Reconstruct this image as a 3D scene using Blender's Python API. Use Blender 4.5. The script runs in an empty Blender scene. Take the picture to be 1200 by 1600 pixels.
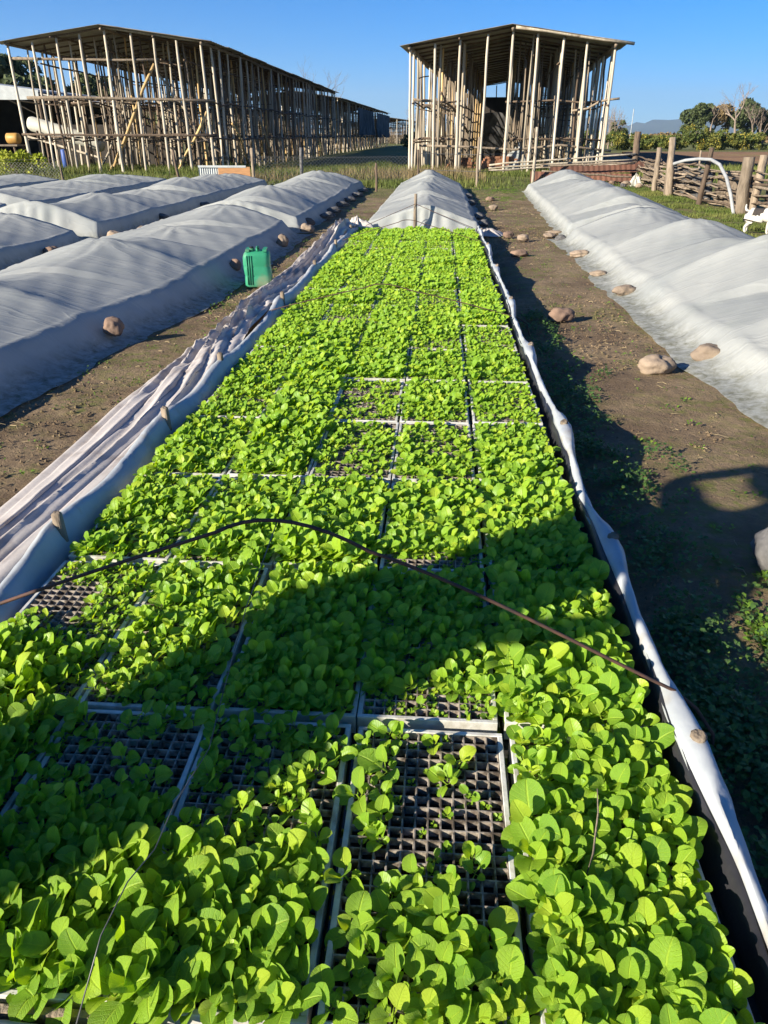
import bpy, bmesh, math, random
import numpy as np
from mathutils import Vector, Matrix, Euler, noise as mnoise
R = math.radians
random.seed(7)
C = bpy.context.scene.collection
sc = bpy.context.scene

# ------------------------------------------------------------------ camera, sky, sun, exposure
CAM_H = 1.38
PITCH = math.atan(588/1160)
YAW = R(3.96)
cam_d = bpy.data.cameras.new('camera')
cam = bpy.data.objects.new('camera', cam_d); C.objects.link(cam)
cam.location = (0, 0, CAM_H)
cam.rotation_euler = (R(90)-PITCH, 0, YAW)
cam_d.sensor_fit = 'VERTICAL'; cam_d.sensor_height = 36; cam_d.lens = 1160/1600*36
cam_d.clip_start = 0.05; cam_d.clip_end = 30000
sc.camera = cam
SUN_AZ = R(36); SUN_EL = R(21)
w = bpy.data.worlds.new('World'); sc.world = w; w.use_nodes = True
nt = w.node_tree; nt.nodes.clear()
sky = nt.nodes.new('ShaderNodeTexSky'); sky.sky_type = 'NISHITA'; sky.sun_disc = False
sky.sun_elevation = SUN_EL; sky.sun_rotation = R(234); sky.altitude = 0; sky.air_density = 0.8; sky.dust_density = 0.0; sky.ozone_density = 10.0
bg = nt.nodes.new('ShaderNodeBackground'); bg.inputs[1].default_value = 0.063
ow = nt.nodes.new('ShaderNodeOutputWorld')
hsv = nt.nodes.new('ShaderNodeHueSaturation'); hsv.inputs['Saturation'].default_value = 1.15
nt.links.new(sky.outputs[0], hsv.inputs['Color']); nt.links.new(hsv.outputs[0], bg.inputs[0]); nt.links.new(bg.outputs[0], ow.inputs[0])
sl = bpy.data.lights.new('sun', 'SUN'); sl.energy = 5.0; sl.angle = R(0.5); sl.color = (1.0, 0.90, 0.74)
so = bpy.data.objects.new('sun', sl); C.objects.link(so)
SUN_DIR = Vector((math.cos(SUN_AZ)*math.cos(SUN_EL), math.sin(SUN_AZ)*math.cos(SUN_EL), -math.sin(SUN_EL)))
so.rotation_euler = SUN_DIR.to_track_quat('-Z', 'Y').to_euler()
so.location = (-10, -10, 12)
sc.view_settings.view_transform = 'Standard'; sc.view_settings.look = 'None'
sc.view_settings.gamma = 1; sc.view_settings.use_curve_mapping = False
sc.view_settings.exposure = 1.38
sc.render.engine = 'CYCLES'
sc.cycles.max_bounces = 8; sc.cycles.transparent_max_bounces = 8

# ------------------------------------------------------------------ helpers
def tag(o, label=None, cat=None, group=None, kind=None):
    if label: o['label'] = label
    if cat: o['category'] = cat
    if group: o['group'] = group
    if kind: o['kind'] = kind
    return o

def empty(name, loc=(0, 0, 0), rz=0, **k):
    o = bpy.data.objects.new(name, None); C.objects.link(o)
    o.location = loc; o.rotation_euler = (0, 0, rz); o.empty_display_size = 0.1
    return tag(o, **k)

def link(name, me, parent=None, loc=(0, 0, 0), rot=(0, 0, 0), scale=(1, 1, 1), **k):
    o = bpy.data.objects.new(name, me); C.objects.link(o)
    o.location = loc; o.rotation_euler = rot; o.scale = scale
    if parent: o.parent = parent
    return tag(o, **k)

def mk(name, V, Fc, mat=None, smooth=False):
    me = bpy.data.meshes.new(name)
    me.from_pydata([tuple(v) for v in V], [], [tuple(f) for f in Fc])
    if mat: me.materials.append(mat)
    if smooth: me.polygons.foreach_set('use_smooth', [True]*len(me.polygons))
    me.update()
    return me

def mk_np(name, V, Q, mat=None, smooth=False, uv=None, attr=None, midx=None):
    """fast mesh from numpy arrays: V (n,3), Q (m,k) same-size polygons"""
    me = bpy.data.meshes.new(name)
    V = np.ascontiguousarray(V, dtype=np.float32); Q = np.ascontiguousarray(Q, dtype=np.int32)
    m, k = Q.shape
    me.vertices.add(len(V)); me.vertices.foreach_set('co', V.ravel())
    me.loops.add(m*k); me.loops.foreach_set('vertex_index', Q.ravel())
    me.polygons.add(m); me.polygons.foreach_set('loop_start', np.arange(0, m*k, k, dtype=np.int32))
    if smooth: me.polygons.foreach_set('use_smooth', np.ones(m, dtype=bool))
    mats = mat if isinstance(mat, (list, tuple)) else [mat]
    for mm in mats:
        if mm: me.materials.append(mm)
    if midx is not None: me.polygons.foreach_set('material_index', np.ascontiguousarray(midx, dtype=np.int32))
    me.update(calc_edges=True)
    if uv is not None:
        l = me.uv_layers.new(name='UVMap'); l.data.foreach_set('uv', np.ascontiguousarray(uv[Q.ravel()], dtype=np.float32).ravel())
    if attr is not None:
        a = me.attributes.new('tint', 'FLOAT', 'POINT'); a.data.foreach_set('value', np.ascontiguousarray(attr, dtype=np.float32))
    me.validate()
    return me

def vhash(ix, iy, s):
    h = np.sin(ix*127.1 + iy*311.7 + s*74.7)*43758.5453
    return h-np.floor(h)
def vnoise(x, y, s=0):
    x = np.asarray(x, float); y = np.asarray(y, float)
    ix = np.floor(x); iy = np.floor(y); fx = x-ix; fy = y-iy
    fx = fx*fx*(3-2*fx); fy = fy*fy*(3-2*fy)
    a = vhash(ix, iy, s); b = vhash(ix+1, iy, s); c = vhash(ix, iy+1, s); d = vhash(ix+1, iy+1, s)
    return (a*(1-fx)+b*fx)*(1-fy)+(c*(1-fx)+d*fx)*fy-0.5
def fbm(x, y, s=0, o=4):
    r = 0; a = 1
    for i in range(o):
        r = r+a*vnoise(x*2**i, y*2**i, s+i*3); a *= .5
    return r

def tube(pts, rad, n=8, cap=True):
    """V,F of a tube through pts with radius rad (number or list)"""
    V = []; Fc = []
    pts = [Vector(p) for p in pts]; m = len(pts)
    if not hasattr(rad, '__len__'): rad = [rad]*m
    up = Vector((0.13, 0.21, 1)).normalized()
    for i, p in enumerate(pts):
        t = (pts[min(i+1, m-1)]-pts[max(i-1, 0)]).normalized()
        if abs(t.dot(up)) > .95: a = t.cross(Vector((1, 0.1, 0))).normalized()
        else: a = t.cross(up).normalized()
        b = t.cross(a)
        for j in range(n):
            an = 2*math.pi*j/n
            V.append(p+(a*math.cos(an)+b*math.sin(an))*rad[i])
    for i in range(m-1):
        for j in range(n):
            Fc.append((i*n+j, i*n+(j+1) % n, (i+1)*n+(j+1) % n, (i+1)*n+j))
    if cap:
        Fc.append(tuple(range(n))[::-1]); Fc.append(tuple(range((m-1)*n, m*n)))
    return V, Fc

class MB:
    def __init__(s): s.V = []; s.F = []
    def add(s, V, Fc):
        b = len(s.V); s.V += [tuple(v) for v in V]; s.F += [tuple(i+b for i in f) for f in Fc]; return s
    def tube(s, pts, rad, n=8): return s.add(*tube(pts, rad, n))
    def box(s, lo, hi, M=None):
        x0, y0, z0 = lo; x1, y1, z1 = hi
        V = [Vector(p) for p in ((x0,y0,z0),(x1,y0,z0),(x1,y1,z0),(x0,y1,z0),(x0,y0,z1),(x1,y0,z1),(x1,y1,z1),(x0,y1,z1))]
        if M: V = [M @ v for v in V]
        return s.add(V, [(0,3,2,1),(4,5,6,7),(0,1,5,4),(1,2,6,5),(2,3,7,6),(3,0,4,7)])
    def mesh(s, name, mat, smooth=False): return mk(name, s.V, s.F, mat, smooth)
    def obj(s, name, mat, parent=None, smooth=False, **k): return link(name, s.mesh(name, mat, smooth), parent, **k)

def crooked(L, r0, r1, seg=6, wob=.03, n=8, seed=0):
    rr = random.Random(seed); pts = []; x = y = 0
    for i in range(seg+1):
        pts.append((x, y, L*i/seg)); x += rr.gauss(0, wob); y += rr.gauss(0, wob)
    ex, ey = pts[-1][0], pts[-1][1]
    pts = [(p[0]-ex*i/seg, p[1]-ey*i/seg, p[2]) for i, p in enumerate(pts)]
    return tube(pts, [(r0+(r1-r0)*i/seg)*rr.uniform(.93, 1.07) for i in range(seg+1)], n)

# ------------------------------------------------------------------ materials
def new_mat(name):
    m = bpy.data.materials.new(name); m.use_nodes = True
    t = m.node_tree; b = t.nodes['Principled BSDF']
    return m, t, b
def N(t, ty, **k):
    n = t.nodes.new(ty)
    for a, v in k.items(): setattr(n, a, v)
    return n
def mat(name, c1, c2=None, scale=8, rough=.8, bump=.3, bscale=None, stretch=(1, 1, 1), spec=.3, rnd=0, trans=0, c3=None, s3=2, t3=(.5, .62), coords='Object', detail=6, metal=0, bdist=.01):
    """two colours mixed by noise, a third in patches, bump, per-object value variation"""
    m, t, b = new_mat(name); L = t.links.new
    tc = N(t, 'ShaderNodeTexCoord'); mp = N(t, 'ShaderNodeMapping'); mp.inputs['Scale'].default_value = stretch
    L(tc.outputs[coords], mp.inputs[0])
    n1 = N(t, 'ShaderNodeTexNoise'); n1.inputs['Scale'].default_value = scale; n1.inputs['Detail'].default_value = detail
    L(mp.outputs[0], n1.inputs[0])
    cr = N(t, 'ShaderNodeValToRGB'); cr.color_ramp.elements[0].position = .35; cr.color_ramp.elements[1].position = .68
    cr.color_ramp.elements[0].color = (*c1, 1); cr.color_ramp.elements[1].color = (*(c2 or c1), 1)
    L(n1.outputs[0], cr.inputs[0]); col = cr.outputs[0]
    if c3:
        n3 = N(t, 'ShaderNodeTexNoise'); n3.inputs['Scale'].default_value = s3; n3.inputs['Detail'].default_value = 5
        L(tc.outputs[coords], n3.inputs[0])
        mr = N(t, 'ShaderNodeMapRange'); mr.inputs[1].default_value = t3[0]; mr.inputs[2].default_value = t3[1]
        L(n3.outputs[0], mr.inputs[0])
        mx = N(t, 'ShaderNodeMix', data_type='RGBA'); L(mr.outputs[0], mx.inputs[0]); L(col, mx.inputs[6]); mx.inputs[7].default_value = (*c3, 1); col = mx.outputs[2]
    if rnd:
        oi = N(t, 'ShaderNodeObjectInfo'); hs = N(t, 'ShaderNodeHueSaturation')
        mr = N(t, 'ShaderNodeMapRange'); mr.inputs[3].default_value = 1-rnd; mr.inputs[4].default_value = 1+rnd
        L(oi.outputs['Random'], mr.inputs[0]); L(mr.outputs[0], hs.inputs['Value']); L(col, hs.inputs['Color']); col = hs.outputs[0]
    L(col, b.inputs['Base Color']); b.inputs['Roughness'].default_value = rough; b.inputs['Metallic'].default_value = metal
    b.inputs['Specular IOR Level'].default_value = spec
    if bump:
        n2 = N(t, 'ShaderNodeTexNoise'); n2.inputs['Scale'].default_value = bscale or scale*3; n2.inputs['Detail'].default_value = 6
        L(mp.outputs[0], n2.inputs[0]); bp = N(t, 'ShaderNodeBump'); bp.inputs['Strength'].default_value = bump; bp.inputs['Distance'].default_value = bdist
        L(n2.outputs[0], bp.inputs['Height']); L(bp.outputs[0], b.inputs['Normal'])
    if trans:
        tr = N(t, 'ShaderNodeBsdfTranslucent'); ms = N(t, 'ShaderNodeMixShader'); ms.inputs[0].default_value = trans
        L(col, tr.inputs[0]); L(b.outputs[0], ms.inputs[1]); L(tr.outputs[0], ms.inputs[2])
        L(ms.outputs[0], t.nodes['Material Output'].inputs[0])
    return m

def leaf_mat(name, ca, cb, cyel, tfac=.42):
    m, t, b = new_mat(name); L = t.links.new
    at = N(t, 'ShaderNodeAttribute'); at.attribute_name = 'tint'
    oi = N(t, 'ShaderNodeObjectInfo')
    ad = N(t, 'ShaderNodeMath', operation='ADD'); L(at.outputs['Fac'], ad.inputs[0]); L(oi.outputs['Random'], ad.inputs[1])
    fr = N(t, 'ShaderNodeMath', operation='FRACT'); L(ad.outputs[0], fr.inputs[0])
    cr = N(t, 'ShaderNodeValToRGB'); e = cr.color_ramp.elements
    e[0].position = 0; e[0].color = (*ca, 1); e[1].position = .8; e[1].color = (*cb, 1)
    x = e.new(1.0); x.color = (*cyel, 1)
    L(fr.outputs[0], cr.inputs[0])
    uv = N(t, 'ShaderNodeTexCoord'); sx = N(t, 'ShaderNodeSeparateXYZ'); L(uv.outputs['UV'], sx.inputs[0])
    au = N(t, 'ShaderNodeMath', operation='ABSOLUTE'); L(sx.outputs[0], au.inputs[0])
    # midrib
    mr = N(t, 'ShaderNodeMapRange'); mr.inputs[1].default_value = .0; mr.inputs[2].default_value = .10; mr.inputs[3].default_value = 1; mr.inputs[4].default_value = 0
    L(au.outputs[0], mr.inputs[0])
    # side veins
    mu = N(t, 'ShaderNodeMath', operation='MULTIPLY_ADD'); mu.inputs[1].default_value = -.28; L(au.outputs[0], mu.inputs[0]); L(sx.outputs[1], mu.inputs[2])
    fq = N(t, 'ShaderNodeMath', operation='MULTIPLY'); fq.inputs[1].default_value = 44; L(mu.outputs[0], fq.inputs[0])
    sn = N(t, 'ShaderNodeMath', operation='SINE'); L(fq.outputs[0], sn.inputs[0])
    vn = N(t, 'ShaderNodeMapRange'); vn.inputs[1].default_value = .8; vn.inputs[2].default_value = 1.0; L(sn.outputs[0], vn.inputs[0])
    vh = N(t, 'ShaderNodeMath', operation='MULTIPLY'); vh.inputs[1].default_value = .35; L(vn.outputs[0], vh.inputs[0])
    mxv = N(t, 'ShaderNodeMath', operation='MAXIMUM'); L(mr.outputs[0], mxv.inputs[0]); L(vh.outputs[0], mxv.inputs[1])
    vf = N(t, 'ShaderNodeMath', operation='MULTIPLY'); vf.inputs[1].default_value = .75; L(mxv.outputs[0], vf.inputs[0])
    mx = N(t, 'ShaderNodeMix', data_type='RGBA'); L(vf.outputs[0], mx.inputs[0]); L(cr.outputs[0], mx.inputs[6]); mx.inputs[7].default_value = (cb[0]*1.5, cb[1]*1.3, cb[2]*2.2, 1)
    # mottling
    nz = N(t, 'ShaderNodeTexNoise'); nz.inputs['Scale'].default_value = 60; L(uv.outputs['Object'], nz.inputs[0])
    hs = N(t, 'ShaderNodeHueSaturation'); m3 = N(t, 'ShaderNodeMapRange'); m3.inputs[3].default_value = .75; m3.inputs[4].default_value = 1.2
    L(nz.outputs[0], m3.inputs[0]); L(m3.outputs[0], hs.inputs['Value']); L(mx.outputs[2], hs.inputs['Color'])
    L(hs.outputs[0], b.inputs['Base Color']); b.inputs['Roughness'].default_value = .45; b.inputs['Specular IOR Level'].default_value = .42
    sm = N(t, 'ShaderNodeMath', operation='MULTIPLY_ADD'); sm.inputs[1].default_value = -1.0; L(mxv.outputs[0], sm.inputs[0]); L(nz.outputs[0], sm.inputs[2])
    bp = N(t, 'ShaderNodeBump'); bp.inputs['Strength'].default_value = .8; bp.inputs['Distance'].default_value = .002
    L(sm.outputs[0], bp.inputs['Height']); L(bp.outputs[0], b.inputs['Normal'])
    tr = N(t, 'ShaderNodeBsdfTranslucent'); ms = N(t, 'ShaderNodeMixShader'); ms.inputs[0].default_value = tfac
    tcx = N(t, 'ShaderNodeMix', data_type='RGBA', blend_type='MULTIPLY'); tcx.inputs[0].default_value = 1; L(hs.outputs[0], tcx.inputs[6]); tcx.inputs[7].default_value = (1.3, 1.2, .30, 1)
    L(tcx.outputs[2], tr.inputs[0]); L(b.outputs[0], ms.inputs[1]); L(tr.outputs[0], ms.inputs[2])
    L(ms.outputs[0], t.nodes['Material Output'].inputs[0])
    return m

M = {}
M['leaf'] = leaf_mat('seedling_leaf', (.19, .375, .030), (.31, .50, .027), (.44, .57, .04), .45)
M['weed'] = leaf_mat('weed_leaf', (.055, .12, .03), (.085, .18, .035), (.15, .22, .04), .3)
M['weedlit'] = leaf_mat('sunlit_weed_leaf', (.10, .2, .02), (.16, .30, .03), (.22, .32, .04), .35)  # brighter copy of the weed leaf, sunlight put into its colour
M['grass'] = mat('grass_blade', (.07, .11, .02), (.19, .20, .055), scale=.6, rough=.8, bump=0, trans=.25)
M['drystraw'] = mat('dry_straw', (.34, .27, .15), (.24, .19, .11), scale=3, bump=0)
M['dryweed'] = mat('dry_weed', (.14, .10, .05), (.20, .16, .075), scale=3, bump=0)
M['foam'] = mat('tray_foam', (.60, .60, .56), (.40, .39, .34), scale=25, rough=.75, bump=.25, bscale=160, c3=(.26, .23, .17), s3=14, t3=(.52, .72), rnd=.12, bdist=.003)
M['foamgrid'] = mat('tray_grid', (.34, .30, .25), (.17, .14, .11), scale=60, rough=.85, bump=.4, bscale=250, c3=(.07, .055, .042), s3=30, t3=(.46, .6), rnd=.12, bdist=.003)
M['peat'] = mat('peat', (.012, .009, .007), (.032, .024, .018), scale=240, rough=.95, bump=.8, bscale=500, bdist=.004, spec=.1)
def cloth_mat(name, c1, c2, cd, trans=.22):
    m, t, b = new_mat(name); L = t.links.new
    tc = N(t, 'ShaderNodeTexCoord'); O = tc.outputs['Object']
    def nz(s, d=5, r=.55, sc=(1, 1, 1), rot=0):
        mp = N(t, 'ShaderNodeMapping'); mp.inputs['Scale'].default_value = sc; mp.inputs['Rotation'].default_value = (0, 0, rot); L(O, mp.inputs[0])
        n = N(t, 'ShaderNodeTexNoise'); n.inputs['Scale'].default_value = s; n.inputs['Detail'].default_value = d; n.inputs['Roughness'].default_value = r; n.inputs['Distortion'].default_value = .4; L(mp.outputs[0], n.inputs[0]); return n.outputs[0]
    def rng(x, a, c, lo=0, hi=1):
        r = N(t, 'ShaderNodeMapRange'); r.inputs[1].default_value = a; r.inputs[2].default_value = c; r.inputs[3].default_value = lo; r.inputs[4].default_value = hi; L(x, r.inputs[0]); return r.outputs[0]
    def mix(f, a, c):
        x = N(t, 'ShaderNodeMix', data_type='RGBA'); L(f, x.inputs[0])
        for k, v in ((6, a), (7, c)):
            if isinstance(v, tuple): x.inputs[k].default_value = (*v, 1)
            else: L(v, x.inputs[k])
        return x.outputs[2]
    def op(o, a, c):
        x = N(t, 'ShaderNodeMath', operation=o)
        for k, v in ((0, a), (1, c)):
            if isinstance(v, (int, float)): x.inputs[k].default_value = v
            else: L(v, x.inputs[k])
        return x.outputs[0]
    col = mix(rng(nz(1.8), .35, .65), c1, c2)
    sp = N(t, 'ShaderNodeSeparateXYZ'); L(O, sp.inputs[0])
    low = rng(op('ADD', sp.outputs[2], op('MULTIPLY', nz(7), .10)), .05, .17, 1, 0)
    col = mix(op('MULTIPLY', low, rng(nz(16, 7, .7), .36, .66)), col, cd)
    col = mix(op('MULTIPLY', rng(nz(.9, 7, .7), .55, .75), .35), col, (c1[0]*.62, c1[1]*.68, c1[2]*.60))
    L(col, b.inputs['Base Color']); b.inputs['Roughness'].default_value = .92; b.inputs['Specular IOR Level'].default_value = .12
    def crease(s_, sc, rot):      # thin sharp fold lines where a stretched noise crosses its middle value
        a_ = op('ABSOLUTE', op('SUBTRACT', nz(s_, 2.5, .45, sc, rot), .5), 0)
        return rng(a_, 0, .045, 1, 0)
    h = op('ADD', op('ADD', op('MULTIPLY', crease(1.5, (.7, 3.2, 1), .55), .20), op('MULTIPLY', crease(1.9, (.8, 3.4, 1), -.75), .16)), op('ADD', op('MULTIPLY', nz(2.0, 4, .5, (.6, 4.0, 1), .5), .5), op('MULTIPLY', nz(70, 3), .03)))
    bp = N(t, 'ShaderNodeBump'); bp.inputs['Strength'].default_value = .22; bp.inputs['Distance'].default_value = .05; L(h, bp.inputs['Height']); L(bp.outputs[0], b.inputs['Normal'])
    tr = N(t, 'ShaderNodeBsdfTranslucent'); ms = N(t, 'ShaderNodeMixShader'); ms.inputs[0].default_value = trans
    L(col, tr.inputs[0]); L(b.outputs[0], ms.inputs[1]); L(tr.outputs[0], ms.inputs[2]); L(ms.outputs[0], t.nodes['Material Output'].inputs[0])
    return m
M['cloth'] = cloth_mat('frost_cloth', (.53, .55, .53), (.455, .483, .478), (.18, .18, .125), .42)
M['cloth2'] = mat('frost_cloth_old', (.58, .535, .50), (.48, .45, .43), scale=3.0, rough=.9, bump=.25, bscale=50, c3=(.32, .27, .24), s3=5, t3=(.55, .75), trans=.18, bdist=.006, spec=.15)
M['liner'] = mat('pool_liner', (.46, .49, .50), (.34, .37, .40), scale=6, rough=.45, bump=.3, bscale=22, c3=(.36, .33, .28), s3=9, t3=(.58, .75), trans=.12, bdist=.01)
M['blackliner'] = mat('black_liner', (.012, .012, .015), (.03, .03, .034), scale=8, rough=.4, bump=.5, bscale=18, bdist=.01)
M['pole'] = mat('peeled_pole', (.44, .385, .295), (.29, .25, .19), scale=5, stretch=(4, 4, .6), rough=.85, bump=.3, c3=(.14, .105, .075), s3=2.2, t3=(.55, .68), rnd=.28)
M['polelit'] = mat('sunlit_pole', (.56, .50, .40), (.42, .365, .28), scale=5, stretch=(4, 4, .6), rough=.85, bump=.3, c3=(.22, .17, .12), s3=2.2, t3=(.58, .7), rnd=.18)  # lighter copy of the pole colour, sunlight painted into the outer poles
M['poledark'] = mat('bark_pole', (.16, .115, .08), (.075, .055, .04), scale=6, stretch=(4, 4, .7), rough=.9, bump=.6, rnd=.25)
M['poleyel'] = mat('fresh_pole', (.56, .39, .18), (.42, .28, .13), scale=5, stretch=(4, 4, .6), rough=.8, bump=.2, rnd=.2)
M['wood'] = mat('weathered_wood', (.28, .225, .165), (.14, .11, .08), scale=7, stretch=(3, 3, .5), rough=.9, bump=.6, rnd=.25, bdist=.02)
M['branch'] = mat('grey_branch', (.27, .215, .155), (.12, .09, .065), scale=6, stretch=(1, 1, 1), rough=.9, bump=.6, rnd=.3, bdist=.02)
M['sheet'] = mat('roof_sheet_metal', (.36, .34, .30), (.27, .25, .22), scale=2, rough=.6, bump=.1, c3=(.13, .085, .05), s3=1.2, t3=(.55, .75), rnd=.15, metal=.0)
M['rust'] = mat('rusty_sheet_metal', (.15, .07, .045), (.10, .05, .035), scale=3, rough=.85, bump=.3, rnd=.2)
M['ply'] = mat('plywood', (.42, .22, .10), (.32, .17, .08), scale=3, stretch=(1, 1, 6), rough=.8, bump=.1)
M['zinc'] = mat('zinc_sheet', (.42, .45, .45), (.33, .35, .35), scale=3, rough=.5, bump=.1)
M['steel'] = mat('rusty_rod', (.10, .05, .035), (.045, .03, .026), scale=30, rough=.75, bump=.4, bdist=.002)
M['stonepipe'] = mat('grey_pipe', (.33, .34, .34), (.25, .26, .26), scale=6, rough=.6, bump=.1)
M['wire'] = mat('grey_wire', (.16, .16, .16), (.08, .08, .08), scale=30, rough=.5, bump=0, metal=.6)
M['stone'] = mat('river_stone', (.27, .21, .155), (.17, .13, .098), scale=7, rough=.85, bump=.4, bscale=40, c3=(.32, .25, .18), s3=5, t3=(.5, .7), rnd=.22, bdist=.01)
M['stonegrey'] = mat('grey_stone', (.15, .145, .14), (.055, .055, .055), scale=14, rough=.85, bump=.4, bscale=50, rnd=.15, bdist=.01)
M['stonered'] = mat('reddish_stone', (.21, .14, .10), (.13, .09, .068), scale=9, rough=.85, bump=.4, bscale=40, rnd=.15, bdist=.01)
M['green'] = mat('green_plastic', (.03, .27, .14), (.06, .34, .20), scale=4, rough=.5, bump=.12, bscale=20, c3=(.25, .27, .17), s3=5, t3=(.5, .72), trans=.15)
M['darkcloth'] = mat('dark_shade_cloth', (.035, .033, .032), (.13, .13, .132), scale=1.5, stretch=(3, 3, .3), rough=.9, bump=.5)
M['whitepaint'] = mat('white_paint', (.50, .49, .42), (.40, .39, .33), scale=2, rough=.6, bump=.1)
M['orange'] = mat('orange_paint', (.42, .24, .06), (.36, .2, .05), scale=2, rough=.5, bump=.05)
M['blue'] = mat('blue_paint', (.05, .10, .32), (.04, .08, .25), scale=2, rough=.5, bump=.05)
M['darkwall'] = mat('dark_wall', (.03, .026, .022), (.05, .042, .035), scale=2, rough=.9, bump=.1)
M['brick'] = mat('clay_brick', (.32, .16, .09), (.25, .12, .07), scale=4, rough=.9, bump=.3, rnd=.2)
M['bark'] = mat('tree_bark', (.14, .11, .085), (.075, .06, .045), scale=4, rough=.9, bump=.5, bdist=.03)
M['twig'] = mat('bare_twigs', (.27, .215, .17), (.19, .15, .12), scale=4, rough=.9, bump=0)
M['fol_dark'] = mat('dark_foliage', (.055, .08, .03), (.105, .13, .05), scale=1.2, rough=.7, bump=0, trans=.2)
M['fol_olive'] = mat('olive_foliage', (.075, .10, .035), (.14, .15, .055), scale=.8, rough=.7, bump=0, trans=.2)
M['fol_brown'] = mat('autumn_foliage', (.17, .125, .06), (.25, .18, .085), scale=.8, rough=.7, bump=0, trans=.2)
M['fol_hedge'] = mat('hedge_foliage', (.075, .11, .025), (.15, .17, .04), scale=.5, rough=.7, bump=0, trans=.2, c3=(.28, .22, .03), s3=.35, t3=(.5, .7))
M['flower'] = mat('yellow_flowers', (.42, .32, .04), (.36, .27, .04), scale=2, rough=.7, bump=0)
M['lime'] = mat('lime_foliage', (.30, .36, .03), (.42, .42, .05), scale=2, rough=.7, bump=0, trans=.3)
M['mount'] = mat('mountain_slope', (.035, .06, .05), (.065, .085, .07), scale=.003, rough=1, bump=0)
M['skin'] = mat('skin', (.45, .26, .18), (.42, .24, .16), scale=8, rough=.6, bump=.05)
M['coat'] = mat('navy_coat', (.03, .04, .07), (.04, .05, .085), scale=10, rough=.9, bump=.3)
M['jean'] = mat('grey_trousers', (.08, .085, .1), (.11, .115, .13), scale=10, rough=.9, bump=.3)
M['boot'] = mat('brown_boots', (.07, .045, .03), (.09, .06, .04), scale=10, rough=.6, bump=.2)
M['hat'] = mat('straw_hat', (.42, .34, .18), (.36, .28, .14), scale=20, rough=.9, bump=.3)
M['furwhite'] = mat('white_fur', (.52, .50, .45), (.42, .39, .34), scale=20, rough=.9, bump=.3)
M['furblack'] = mat('black_fur', (.03, .028, .026), (.05, .04, .035), scale=20, rough=.9, bump=.3)
M['furtan'] = mat('tan_fur', (.38, .18, .07), (.30, .13, .05), scale=20, rough=.9, bump=.3)

# ground: brown soil, darker damp blotches, moss and algae film, grassier towards the barns
def ground_mat():
    m, t, b = new_mat('soil'); L = t.links.new
    tc = N(t, 'ShaderNodeTexCoord'); O = tc.outputs['Object']
    def nz(s, d=6, r=.6):
        n = N(t, 'ShaderNodeTexNoise'); n.inputs['Scale'].default_value = s; n.inputs['Detail'].default_value = d; n.inputs['Roughness'].default_value = r; L(O, n.inputs[0]); return n.outputs[0]
    def rng(x, a, c, lo=0, hi=1):
        r = N(t, 'ShaderNodeMapRange'); r.inputs[1].default_value = a; r.inputs[2].default_value = c; r.inputs[3].default_value = lo; r.inputs[4].default_value = hi; L(x, r.inputs[0]); return r.outputs[0]
    def mixc(f, a, c):
        x = N(t, 'ShaderNodeMix', data_type='RGBA')
        L(f, x.inputs[0])
        if isinstance(a, tuple): x.inputs[6].default_value = (*a, 1)
        else: L(a, x.inputs[6])
        if isinstance(c, tuple): x.inputs[7].default_value = (*c, 1)
        else: L(c, x.inputs[7])
        return x.outputs[2]
    def mul(a, c):
        x = N(t, 'ShaderNodeMath', operation='MULTIPLY'); L(a, x.inputs[0])
        if isinstance(c, (int, float)): x.inputs[1].default_value = c
        else: L(c, x.inputs[1])
        return x.outputs[0]
    def add(a, c):
        x = N(t, 'ShaderNodeMath', operation='ADD'); L(a, x.inputs[0])
        if isinstance(c, (int, float)): x.inputs[1].default_value = c
        else: L(c, x.inputs[1])
        return x.outputs[0]
    base = mixc(rng(nz(1.6), .40, .60), (.165, .115, .068), (.285, .21, .125))
    base = mixc(rng(nz(14, 8, .7), .35, .7, 0, .55), base, (.085, .058, .042))
    base = mixc(rng(nz(45, 4), .60, .76, 0, .6), base, (.33, .25, .16))
    base = mixc(rng(nz(.45, 5), .52, .62, 0, .55), base, (.10, .068, .042))
    moss = mul(rng(nz(1.3, 8, .7), .46, .60), rng(nz(11, 6, .7), .44, .62))
    col = mixc(mul(moss, .9), base, (.125, .15, .028))
    sp = N(t, 'ShaderNodeSeparateXYZ'); L(O, sp.inputs[0])
    far = rng(add(sp.outputs[1], mul(nz(.5, 4), 5)), 21.5, 25.5)
    rgt = mul(rng(add(sp.outputs[0], mul(nz(.9, 4), 1.5)), 4.6, 5.3), rng(sp.outputs[1], 8, 11))
    mxm = N(t, 'ShaderNodeMath', operation='MAXIMUM'); L(far, mxm.inputs[0]); L(rgt, mxm.inputs[1])
    gr = mixc(rng(nz(2.2, 8, .7), .42, .62), (.085, .115, .022), (.17, .15, .06))
    col = mixc(mul(mxm.outputs[0], .92), col, gr)
    L(col, b.inputs['Base Color']); b.inputs['Roughness'].default_value = .9; b.inputs['Specular IOR Level'].default_value = .2
    h = add(add(nz(6, 8, .7), mul(nz(45, 6, .75), .45)), mul(nz(160, 3), .12))
    bp = N(t, 'ShaderNodeBump'); bp.inputs['Strength'].default_value = 1.0; bp.inputs['Distance'].default_value = .035
    L(h, bp.inputs['Height']); L(bp.outputs[0], b.inputs['Normal'])
    return m
M['soil'] = ground_mat()
M['field'] = mat('ploughed_soil', (.17, .105, .065), (.12, .075, .05), scale=.6, stretch=(.3, 3, 1), rough=.95, bump=.8, bscale=2, bdist=.1, c3=(.14, .13, .05), s3=.12, t3=(.55, .7))

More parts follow.
